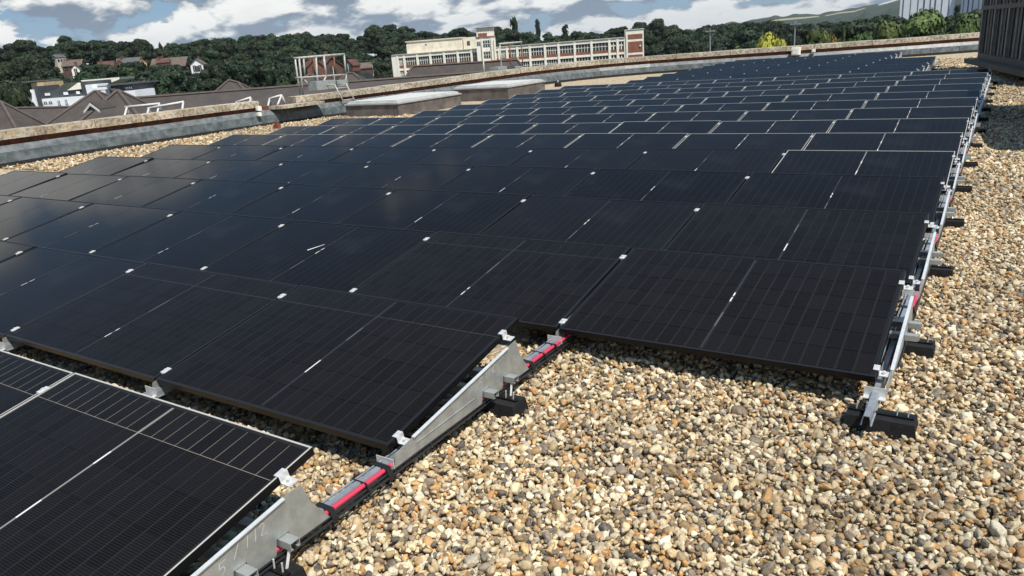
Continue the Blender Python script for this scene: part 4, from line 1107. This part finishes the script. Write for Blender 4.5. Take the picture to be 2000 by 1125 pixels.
# brick end tower
fe = Site(1223, 230.5, 1257, 230, 80)
q = fe.rect(1223, 58, 1257.5, 115); ez = lambda v: fe.hit(1243, v)[1]; W4 = q[1] - q[0]
b = MB(); fe.box(b, q[0], q[1], GZ, ez(57.5), -9, 0); rel(b, 'end_tower', 'white_paint', fac)
b = MB(); fe.box(b, q[0] - .15, q[1] + .15, ez(57.4), ez(56.4), -9.2, .2); rel(b, 'end_tower_roof', 'white_paint', fac)
for v0, v1 in ((66.2, 76), (80.5, 102), (106.5, 120), (125, 140)):
    b = MB(); fe.box(b, q[0] + W4 * .10, q[0] + W4 * .93, ez(v1), ez(v0), -.2, .04); rel(b, 'brick_panel', 'brick_factory', fac)
b = MB(); fe.box(b, q[0] + W4 * .76, q[0] + W4 * .82, ez(91.5), ez(88), .03, .3); rel(b, 'lamp', 'white_paint', fac)
for v0, v1 in ((63, 76), (90, 104)):                       # tall stair windows in the end face
    for j in range(4):
        za, zb = ez(v1) + (ez(v0) - ez(v1)) * j / 4, ez(v1) + (ez(v0) - ez(v1)) * (j + .8) / 4
        b = MB(); b.hexa([fe.P(q[1] + x_, n_, z_) for z_ in (za, zb) for x_, n_ in ((.005, -5.2), (.06, -5.2), (.06, -3.4), (.005, -3.4))]); rel(b, 'window', 'window_glass', fac)

# ---- white flats on the left
ap = Site(20, 128, 272, 128, 185)
flats = ap.root('apartment_building', 'modern white and charcoal apartment block with flat and gabled roofs', 'apartments', ap.L / 2, 0, GZ)
def ablk(name, m, u0, v0, u1, v1, n0, n1, deep=None):
    s0, s1, z0, z1 = ap.rect(u0, v0, u1, v1); b = MB(); ap.box(b, s0, s1, GZ if deep else z0, z1, n0, n1); return rel(b, name, m, flats), (s0, s1, z0, z1)
def aprism(name, m, pts, n0, n1):
    P3 = []
    for u, v in pts:
        s_, z = ap.hit(u, v); P3.append(ap.P(s_, n1, z))
    b = MB(); b.extrude(P3, ap.n * (n0 - n1)); return rel(b, name, m, flats)
ablk('wall', 'cool_white', 57, 175, 74, 214, -6, .6, True)
ablk('stair_core', 'grey_dark', 72, 168, 82, 214, -6, .3, True)
ablk('wall', 'cool_white', 82, 190, 172, 214, -7, .2, True)
ablk('upper_wall', 'grey_dark', 80, 176, 166, 191, -7, -.6)
aprism('gable_wall', 'white_paint', [(57, 165), (142, 158), (141, 163), (92, 182), (74, 182)], -22, -16)
aprism('roof', 'roof_green', [(89, 180), (110, 164), (142, 162), (132, 176), (116, 180)], -12, -2.4)
aprism('gable_wall', 'white_paint', [(129, 177), (149, 162.5), (158, 165.5), (157, 174)], -4, -.3)
ablk('stair_core', 'grey_dark', 158, 159, 173, 186, -8, -.2)
ablk('wall', 'cool_white', 171, 165, 184, 187, -5, .4)
ablk('balcony_frame', 'cool_white', 184, 170.5, 210, 175.5, -4, .5)
ablk('balcony_frame', 'cool_white', 201, 176, 210, 196, -4, .45)
ablk('upper_wall', 'grey_dark', 184, 166.5, 256, 196, -9, -1.2)
ablk('roof', 'roof_slate', 209, 163.5, 259, 166.2, -10, .2)
ablk('wall', 'cool_white', 234, 177, 269, 214, -7, .3, True)
ablk('tan_wall', 'tan_render', 34, 163, 60, 182, -10, -4)
ablk('roof', 'lead', 9, 160.5, 45, 163, -11, -3)
for u0, v0, u1, v1 in ((87, 198, 94, 202.5), (97, 197.5, 104, 202), (114.5, 196, 120, 205), (129, 194, 134, 203.5), (250, 185, 255, 189.5)):
    window(ap, flats, ap.rect(u0, v0, u1, v1), .33, frame='cool_white', cols=2, rows=1, fw=.07)
for u0, v0, u1, v1 in ((85.5, 182, 93.5, 187), (122, 180, 129, 185.5), (147, 178.5, 152, 184), (211, 173, 219, 178), (240, 170, 251, 175)):
    window(ap, flats, ap.rect(u0, v0, u1, v1), -.45 if u1 < 200 else -1.05, frame='cool_white', cols=3, rows=1, fw=.16)

# ---- houses on the hillside
def house(uc, vtop, wpx, depth, label, wall='cream_render', roof='roof_red', yaw=0.0, hw=.62, rh=.42, ln=1.4, gable=True, chim=True, zdown=5.0, name='house'):
    """gable end faces the viewer (turned by yaw) when gable is set, else the ridge runs across the view"""
    c = at(uc, vtop, depth); w = wpx * depth / FOC; top = c[2]
    fwd = np.array([ROT[0, 1], ROT[1, 1], 0]); fwd /= np.linalg.norm(fwd); a0 = math.atan2(-fwd[1], -fwd[0]) + math.pi / 2 + yaw + (0 if gable else math.pi / 2)
    o = thing(name, label, 'house', (c[0], c[1], top), (0, 0, a0))
    W_, L_ = (w, w * ln) if gable else (w / 1.6, w)
    ze = -rh * W_; zb = ze - hw * W_ - zdown
    b = MB(); hw_ = W_ / 2
    # local: x across the gable, y along the ridge; front gable at y = -L/2
    prof_ = [(-hw_, zb), (hw_, zb), (hw_, ze), (0, -.05), (-hw_, ze)]
    b.extrude([(x, -L_ / 2, z) for x, z in prof_], (0, L_, 0)); wl = b.obj('wall', wall, o)
    ov = .06 * W_
    for sg in (-1, 1):
        b = MB(); e = (sg * (hw_ + ov), ze - ov * rh * 2)
        b.extrude([(0, -L_ / 2 - ov, 0.0), (e[0], -L_ / 2 - ov, e[1]), (e[0], -L_ / 2 - ov, e[1] + .18), (0, -L_ / 2 - ov, .2)], (0, L_ + 2 * ov, 0))
        rf = b.obj('roof', roof, o)
    if chim:
        b = MB(); b.box(-.35, .35, L_ * .22, L_ * .22 + .8, -.5, 1.1); ch = b.obj('chimney', 'brick_dull', o); ch.parent = rf
    for zc in (ze - .18 * W_, ze - hw * W_ * .75):
        for xc in ((-.22, .22) if W_ > 4 else (0,)):
            b = MB(); b.box(xc * W_ - .5, xc * W_ + .5, -L_ / 2 - .05, -L_ / 2 - .02, zc - .6, zc + .6); wn = b.obj('window', 'window_glass', o)
            b = MB(); b.box(xc * W_ - .04, xc * W_ + .04, -L_ / 2 - .09, -L_ / 2 - .05, zc - .6, zc + .6); b.obj('glazing_bar', 'white_paint', o).parent = wn
    for yc in np.linspace(-.3, .3, 3):
        b = MB(); b.box(hw_ + .02, hw_ + .06, yc * L_ - .5, yc * L_ + .5, ze - 1.9, ze - .8); b.obj('window', 'window_glass', o)
        b = MB(); b.box(-hw_ - .06, -hw_ - .02, yc * L_ - .5, yc * L_ + .5, ze - 1.9, ze - .8); b.obj('window', 'window_glass', o)
    b = MB(); b.box(-.45, .45, -L_ / 2 - .06, -L_ / 2 - .02, zb + zdown, zb + zdown + 2); b.obj('door', 'grey_dark', o)
    return o
house(147, 127.5, 14, 262, 'cream rendered house with a steep gable and brown roof among trees', 'white_paint', 'roof_slate', .30, 1.0, .5, 1.2, zdown=1)
house(112, 107, 15, 330, 'grey-walled house high on the slope under the dark ridge trees', 'concrete_old', 'roof_slate', -.4, .45, .35)
house(142, 117.5, 36, 310, 'long brown roofed house behind the cream gabled house', 'brick_dull', 'roof_pale', .1, .4, .45, gable=False)
house(207, 120.5, 30, 290, 'house with a plain red tiled roof left of the brick gables', 'brick_dull', 'roof_red', .15, .35, .55, gable=False)
house(234, 117.5, 15, 285, 'brick house with a pointed gable and pale barge boards', 'brick_red', 'roof_pale', .25, .55, .5)
house(252, 113.5, 44, 300, 'house with a broad grey slate roof behind the brick gable', 'brick_dull', 'roof_slate', .1, .35, .5, gable=False)
house(276, 115, 15, 295, 'house with a pale tan gable in the middle of the terrace', 'tan_render', 'roof_pale', .45, .45, .45)
house(332, 113.5, 64, 310, 'long low terrace under a buff tiled roof', 'brick_dull', 'roof_pale', .05, .3, .38, gable=False, name='terrace')
house(318, 116, 24, 290, 'maroon brick house in front of the buff roofed terrace', 'brick_dull', 'roof_red', .2, .45, .4, gable=False)
house(386, 116, 24, 270, 'house with a wide grey-brown roof and white lower wall', 'cool_white', 'roof_pale', .15, .55, .40)
house(425, 101, 14, 380, 'small pale house up in the trees near the flat topped clump', 'cream_render', 'roof_pale', .5, .35, .4)
house(640, 113, 40, 128, 'large red brick house with a broad gable behind the steel cage', 'brick_dull', 'roof_red', .5, .8, .42, 1.2, name='brick_house')
house(686, 118, 20, 118, 'red brick gable at the right end of the brick house group', 'brick_red', 'roof_red', -.4, .9, .5, 1.3, chim=False, name='brick_house')
house(708, 125, 36, 124, 'low tiled brick wing reaching towards the factory', 'brick_dull', 'roof_pale', .1, .5, .36, gable=False, chim=False, name='brick_house')
house(608, 117, 32, 124, 'lower brick house with a dark roof at the left behind the cage', 'brick_red', 'roof_red', .5, .8, .42, 1.2, name='brick_house')

# ---- tower blocks on the right
def tower(u0, u1, depth, label, seed):
    si = Site(u0, depth, u1, depth * .97, 10); g = np.random.default_rng(seed)
    o = si.root('tower_block', label, 'tower block', si.L / 2, 0, GZ, 'white tower blocks beyond the trees')
    b = MB(); si.box(b, 0, si.L, GZ, 24, -14, 0); rel(b, 'wall', 'cool_white', o)
    b = MB(); si.box(b, -.2, si.L + .2, 24.02, 24.6, -14.2, .2); rel(b, 'roof', 'concrete_old', o)
    x = .9
    while x < si.L - 1.2:
        wd = g.uniform(.25, .7)
        b = MB(); si.box(b, x, x + wd, GZ + 2, 23.5, -.05, .04); rel(b, 'window_strip', 'tower_stripe', o)
        x += wd + g.uniform(1.2, 2.4)
    b = MB(); si.box(b, si.L * .4, si.L * .6, GZ, GZ + 3, -.05, .05); rel(b, 'entrance', 'grey_dark', o)
tower(1758, 1862, 310, 'wide white tower block with thin dark vertical strips behind the green tree', 1)
tower(1877, 1925, 300, 'narrow white tower block partly hidden by the dark plant enclosure', 2)

# ---- lamp posts
def lamp_post(u, v, depth, label):
    p = at(u, v, depth); o = thing('lamp_post', label, 'lamp post', (p[0], p[1], GZ), group='thin lamp posts beyond the roof')
    h = p[2] - GZ; b = MB(); b.tube([(0, 0, 0), (0, 0, h * .5), (0, 0, h)], [.13, .10, .07], 8); b.obj('post', 'lamp_steel', o)
    b = MB(); b.box(-.55, .55, -.14, .14, h - .02, h + .14); b.obj('lamp_head', 'lamp_steel', o)
    b = MB(); b.tube([(0, 0, h), (0, 0, h + .4)], .05, 6); b.obj('sensor', 'lamp_steel', o)
lamp_post(1553, 48, 84, 'thin grey lamp post right of the bright yellow-green tree')
lamp_post(1387, 62, 88, 'thin pale lamp post left of the bright yellow-green tree')

# ------------------------------------------------------------------ brown tiled roofs next door
def hip_roof(label, pts_top, pts_eave, name='tiled_roof', cat='roof', ridge=None, extra=None):
    pass
FW = np.array([ROT[0, 1], ROT[1, 1], 0]); FW /= np.linalg.norm(FW); RT = np.array([FW[1], -FW[0], 0])
def wing(label, uL, vL, uR, vR, depth, drop, hipL=True, hipR=True, half=None, group='brown tiled roofs beside the flat roof'):
    """a hipped wing whose ridge runs across the view between two image points at one depth"""
    A, B = at(uL, vL, depth), at(uR, vR, depth * (1.0))
    half = half or drop * 1.35
    o = thing('tiled_roof_building', label, 'building', tuple((A + B) / 2 * np.array([1, 1, 0]) + np.array([0, 0, GZ])), group=group)
    d = B - A; d[2] = 0; Lr = np.linalg.norm(d); d /= Lr; n = np.array([d[1], -d[0], 0])
    if n @ (CAM - A) < 0: n = -n
    zA, zB = A[2], B[2]; ze = min(zA, zB) - drop
    eL = A - d * (half if hipL else .1); eR = B + d * (half if hipR else .1)
    def E(p, s): q = p + n * half * s; return (q[0], q[1], ze)
    fl, fr, bl, br = E(eL, 1), E(eR, 1), E(eL, -1), E(eR, -1)
    for pts in ([fl, fr, B, A], [br, bl, A, B], [bl, fl, A], [fr, br, B]):
        b = MB(); b.poly(pts); b.poly([np.array(p) - (0, 0, .12) for p in reversed(pts)]); rel(b, 'roof', 'roof_tile', o)
    for p, q in ((A, B), (A, fl), (B, fr), (A, bl), (B, br)):
        b = MB(); b.tube([np.array(p) + (0, 0, .03), np.array(q) + (0, 0, .03)], .10, 6); rel(b, 'ridge_tiles', 'roof_ridge', o)
    w0 = [np.array(x) * (1, 1, 0) for x in (fl, fr, br, bl)]; cen = sum(w0) / 4
    w0 = [cen + (x - cen) * .96 for x in w0]
    b = MB(); b.hexa([tuple(x + (0, 0, GZ)) for x in w0] + [tuple(x + (0, 0, ze - .05)) for x in w0]); rel(b, 'wall', 'brick_dull', o)
    return o
wing('long brown tiled roof running beside the parapet behind the white safety rails', 262, 192.5, 985, 138.5, 46, 3.0, False, False, half=6.5)
wing('brown hipped roof with a sharp peak and pale ridge, behind the A-frame rails', 229, 178, 231.5, 178, 40, 5.0, half=5.6)
wing('brown hipped roof peak next to the white balcony frame', 184, 179.5, 189, 179.0, 50, 4.5, half=6.0)
wing('low brown roof at the far left below the dark bushy tree', -140, 200, 2, 199.5, 44, 4.5, half=4.0)
wing('brown roof slope filling the gap below the white flats', 25, 212, 250, 207.5, 54, 3.5, False, False, half=5.5)
wing('brown hipped roof with a twin peak rising behind the long roof', 447, 157, 465, 161.5, 62, 5.0, half=5.8)
wing('brown hipped roof seen through the bars of the steel cage', 602, 147, 610, 146.5, 62, 5.0, half=5.8)
wing('brown hipped roof right of the steel cage', 680, 143.5, 690, 143.5, 66, 5.0, half=6.5)
wing('brown hipped roof in front of the factory windows', 806, 130.5, 1010, 117.5, 64, 4.5, half=3.4)
# little dormer
def dormer():
    p = at(177, 203.5, 36); o = thing('dormer', 'small triangular dormer with white barge boards on the brown roof', 'dormer', tuple(p))
    def G(a, n, z): q = RT * a - FW * n; return (q[0], q[1], z)
    w, h = .30, .30
    b = MB(); b.extrude([G(-w, 0, -h), G(w, 0, -h), G(0, 0, 0)], FW * 1.6); b.obj('body', 'roof_slate', o)
    for sg in (-1, 1):
        b = MB(); b.extrude([G(0, .03, .05), G(0, .03, -.07), G(sg * (w + .08), .03, -h - .12), G(sg * (w + .08), .03, -h)], -FW * .06); b.obj('barge_board', 'white_steel', o)
        b = MB(); b.extrude([G(0, -.02, .06), G(sg * (w + .1), -.02, -h), G(sg * (w + .1), -.02, -h + .05), G(0, -.02, .11)], FW * 1.6); b.obj('roof', 'roof_tile', o)
dormer()

# ------------------------------------------------------------------ things on and behind the parapet
def bar(o, name, pts, r, m='painted_steel', n=8):
    L0 = np.array(o.location); b = MB(); b.tube([np.array(p) - L0 for p in pts], r, n); return b.obj(name, m, o, smooth=True)
def safety_rail(label, A1, B1, feet, depth):
    p0 = at(*A1, depth); o = thing('safety_rail', label, 'safety rail', tuple(p0), group='white A-frame rails behind the parapet')
    bar(o, 'beam', [at(*A1, depth), at(*B1, depth)], .040, 'white_steel')
    for i, (u, v, w, h) in enumerate(feet):
        for s_, dd in ((-1, -.0), (1, .0)):
            if w == 0 and s_ > 0: continue
            bar(o, 'leg', [at(u, v, depth), at(u + s_ * w + (3 if w == 0 else 0) * -1, v + h, depth + s_ * .35)], .035, 'white_steel')
safety_rail('white A-frame safety rail nearest the left edge of the parapet', (244, 209.5), (312, 202.5), [(248, 209.5, 7, 26), (311, 203, 5, 24)], 24.5)
safety_rail('white A-frame safety rail overlapping the end of the leftmost one', (288, 212), (359, 199), [(291, 211, 7, 24), (358, 199.5, 0, 22)], 23.8)
safety_rail('short white safety rail in the middle of the brown roof', (461, 200), (490, 190.5), [(461.5, 200, 3, 16), (489.5, 191, 3, 16)], 26.5)
safety_rail('short white safety rail with a sloping leg beside the coping gap', (526, 193), (550, 186), [(526.5, 193, 3, 14), (550, 186, 10, 24)], 26.5)

def cage():
    o = thing('access_cage', 'galvanised steel access cage with vertical bars and a ladder over the parapet', 'access cage', (-17.5, 16.2, .5))
    X1, X2 = -17.35, -17.95
    def front(u, v): return onx(u, v, X1)
    def on(u, v, X): return tuple(onx(u, v, X))
    tv = lambda u: 114 - (u - 573) * .085
    mv = lambda u: 152 - (u - 579) * .068
    for X, u0, u1 in ((X1, 582, 672.5), (X2, 573.5, 653)):
        bar(o, 'top_rail', [on(u0, tv(u0), X), on(u1, tv(u1), X)], .034)
        bar(o, 'lower_rail', [on(u0 + 3, mv(u0 + 3), X), on(u1 + 3, mv(u1 + 3), X)], .028)
    for X, u, ub, m, full in ((X1, 584, 592, 'painted_steel', 1), (X1, 617, 621, 'painted_steel', 2), (X1, 632, 637, 'painted_steel', 0), (X1, 672, 675.5, 'painted_steel', 0),
                              (X2, 576, 586, 'painted_steel', 1), (X2, 592.5, 596, 'painted_steel', 0), (X2, 612.5, 616, 'rust', 0), (X2, 651.5, 655, 'rust', 0)):
        vb = 186 if full == 1 else 171 if full == 2 else mv(ub)
        bar(o, 'post', [on(u, tv(u), X), on(ub, vb, X)], .038 if u == 632 else .030, m)
    for u in (573.5, 653):
        ua = 582 if u < 600 else 672.5
        bar(o, 'side_rail', [on(u, tv(u), X2), on(ua, tv(ua), X1)], .030); bar(o, 'side_rail', [on(u + 3, mv(u + 3), X2), on(ua + 3, mv(ua + 3), X1)], .026)
    bar(o, 'brace', [on(637, mv(637), X1), on(628, 169, X1)], .028); bar(o, 'brace', [on(595, 156, X2), on(608, 172, X2)], .024)
    bar(o, 'brace', [on(675.5, mv(675.5), X1), on(676.5, 153, X1), on(669.5, 167, X1)], .032)
    yb = front(628, 175)[1]
    L0 = np.array(o.location)
    b = MB(); b.box(X1 - .15 - L0[0], X1 + .25 - L0[0], front(609, 175)[1] - L0[1], front(647, 175)[1] - L0[1], .86 - L0[2], 1.14 - L0[2]); b.obj('counterweight', 'galvanised', o)
    b = MB(); b.box(X1 - .15 - L0[0], X1 + .25 - L0[0], front(650, 172)[1] - L0[1], front(671, 172)[1] - L0[1], .90 - L0[2], 1.10 - L0[2]); b.obj('counterweight', 'galvanised', o)
    y1, y2 = onx(651, 190, -16.9)[1], onx(673, 190, -16.9)[1]
    for y in (y1, y2): bar(o, 'ladder_stile', [(-17.2, y, 1.0), (-16.75, y, .98), (-16.45, y, .42)], .024)
    for t_ in (.2, .55, .9): bar(o, 'rung', [(-16.75 + .3 * t_, y1, .98 - .56 * t_), (-16.75 + .3 * t_, y2, .98 - .56 * t_)], .016)
cage()
def cage_far():
    X = -16.9; F = lambda u, v: onx(u, v, X)
    o = thing('roof_hoist', 'rusty thin steel hoist frame with grey motor boxes on the parapet before the factory', 'hoist', tuple(F(1000, 140)))
    L0 = np.array(o.location)
    bar(o, 'top_rail', [F(975, 86), F(1019, 82)], .04); bar(o, 'lower_rail', [F(944, 121), F(1033, 110.5)], .025, 'rust')
    for u0, v0, v1, m in ((976, 86, 150, 'painted_steel'), (995, 84.5, 150, 'rust'), (1018, 82, 150, 'rust'), (944, 118, 152, 'painted_steel')):
        bar(o, 'post', [F(u0, v0), F(u0 + 5 * (v1 - v0) / 70, v1)], .030, m)
    for u0, v0, u1, v1, m, nm in ((966, 130, 984, 152, 'galvanised', 'motor_box'), (985, 128, 998, 150, 'grey_dark', 'motor_box'), (1000, 130, 1016, 150, 'galvanised', 'motor_box')):
        a, c = F((u0 + u1) / 2 - (u1 - u0) / 2, (v0 + v1) / 2), F((u0 + u1) / 2 + (u1 - u0) / 2, (v0 + v1) / 2)
        z0, z1 = F((u0 + u1) / 2, v1)[2], F((u0 + u1) / 2, v0)[2]
        b = MB(); b.box(X - .25 - L0[0], X + .2 - L0[0], a[1] - L0[1], c[1] - L0[1], z0 - L0[2], z1 - L0[2]); b.obj(nm, m, o)
cage_far()
def flood(u, v, n_off, label, s):
    i = int(np.argmin([abs(proj((p[0], p[1], .5))[0] - u) for p in LINE])); q = prof(i, n_off, .0)
    r = ray(u, v); t_ = ((np.array(q) - CAM) @ np.array([*NRM[i], 0])) / (r @ np.array([*NRM[i], 0])); p = CAM + r * t_
    o = thing('floodlight', label, 'light', tuple(p), group='small white fittings on the parapet')
    b = MB(); b.box(-s * .5, s * .5, -s * .5, s * .5, -s * .5, s * .5); b.obj('housing', 'white_paint', o)
    b = MB(); b.box(-s * .35, s * .35, -s * .55, -s * .5, -s * .35, s * .35); b.obj('lens', 'cool_white', o)
    b = MB(); b.tube([(0, 0, -s * .5), (0, 0, -s * 1.0)], s * .14, 6); b.obj('bracket', 'grey_dark', o)
flood(505, 212, -.05, 'small white light fitting at the coping gap, upper one', .13)
flood(506, 223, .05, 'small white box fixed on the lead just under the upper fitting', .11)
flood(1555, 100, .02, 'white square floodlight box on the rear parapet', .34)
flood(1589, 99, .02, 'tiny white fitting right of the floodlight box', .14)
p = onz(542, 252, .02); o = thing('marker_brick', 'small red brick standing on the gravel at the parapet foot', 'brick', tuple(p))
b = MB(); b.hexa([(-.11, -.06, -.02), (.11, -.06, -.02), (.11, .06, -.02), (-.11, .06, -.02), (-.10, -.05, .13), (.10, -.05, .13), (.10, .05, .14), (-.10, .05, .14)]); b.obj('block', 'terracotta', o)
b = MB(); b.box(-.05, .05, -.03, .03, .13, .19); b.obj('stub', 'terracotta', o)
p = onz(1090, 168, 0); o = thing('roof_outlet', 'dark domed roof drain cover on the gravel beyond the far skylight', 'drain cover', tuple(p))
b = MB(); b.tube([(0, 0, -.02), (0, 0, .10), (0, 0, .16)], [.16, .15, .09], 10); b.obj('cover', 'rubber', o)
b = MB(); b.tube([(0, 0, .16), (0, 0, .24)], .03, 8); b.obj('knob', 'aluminium', o)

# ------------------------------------------------------------------ plant enclosures on the right
def enclosure(A, B, wid, zdeck, H, label, feet, ribs=.42):
    A, B = np.array([*A, 0.]), np.array([*B, 0.]); d = B - A; L = np.linalg.norm(d); d /= L; n = np.array([d[1], -d[0], 0])
    if n[0] < 0: n = -n                                    # n points away from the panels
    o = thing('plant_enclosure', label, 'plant enclosure', tuple(A), group='dark louvred plant enclosures on raised decks')
    def Q(a, w, z): q = d * a + n * w; return (q[0], q[1], z)
    def bx(name, m, a0, a1, w0, w1, z0, z1):
        b = MB(); b.hexa([Q(a0, w0, z0), Q(a0, w1, z0), Q(a1, w1, z0), Q(a1, w0, z0), Q(a0, w0, z1), Q(a0, w1, z1), Q(a1, w1, z1), Q(a1, w0, z1)]); return b.obj(name, m, o)
    bx('deck', 'unit_deck', -.35, L + .2, -.30, wid + .3, zdeck - .14, zdeck)
    bx('body', 'unit_dark', 0.0, L, .06, wid - .06, zdeck + .005, H)
    bx('base_rail', 'unit_rib', -.02, L + .02, .0, wid, zdeck + .004, zdeck + .16)
    bx('middle_rail', 'unit_rib', -.02, L + .02, -.02, wid + .02, zdeck + .62 * (H - zdeck), zdeck + .62 * (H - zdeck) + .12)
    bx('roof', 'unit_rib', -.1, L + .1, -.1, wid + .1, H + .005, H + .08)
    x = 0.0; i = 0
    while x < L:
        wide = i % 4 == 0
        bx('post' if wide else 'rib', 'unit_post' if i % 2 == 0 else 'unit_rib', x, x + (.16 if wide else .07), -.015 if wide else .02, .08, zdeck + .17, H)
        x += ribs; i += 1
    y = .3
    while y < wid: bx('rib', 'unit_rib', -.03, .02, y, y + .08, zdeck + .17, H); y += ribs
    for a in feet:
        for w in (.05, wid - .2): bx('foot', 'rubber', a, a + .18, w, w + .18, -.02, zdeck - .145)
enclosure((1.27, 26.6), (2.78, 19.6), 4.0, .34, 2.65, 'dark brown louvred plant enclosure on a raised deck past the right-end panels', (.15, 5.0))
enclosure((2.85, 14.6), (3.60, 9.2), 3.0, .34, 2.6, 'second dark plant enclosure added out of view to shade the gravel side', (.2, 3.0, 6.0))  # unseen unit, added so that its shadow falls on the gravel strip

# ------------------------------------------------------------------ summer air
hz = bpy.data.materials.new('haze'); hz.use_nodes = True; t = hz.node_tree; t.nodes.clear()
pv = N(t, 'ShaderNodeVolumePrincipled'); pv.inputs['Color'].default_value = (0.78, 0.86, 0.95, 1); pv.inputs['Density'].default_value = 0.5e-4
pv.inputs['Anisotropy'].default_value = 0.2
ou = N(t, 'ShaderNodeOutputMaterial'); t.links.new(pv.outputs[0], ou.inputs['Volume']); MAT['haze'] = hz
b = MB(); b.box(-4400, 4400, -4400, 4400, -17, 290); structure(b.obj('haze', 'haze'), 'stuff')
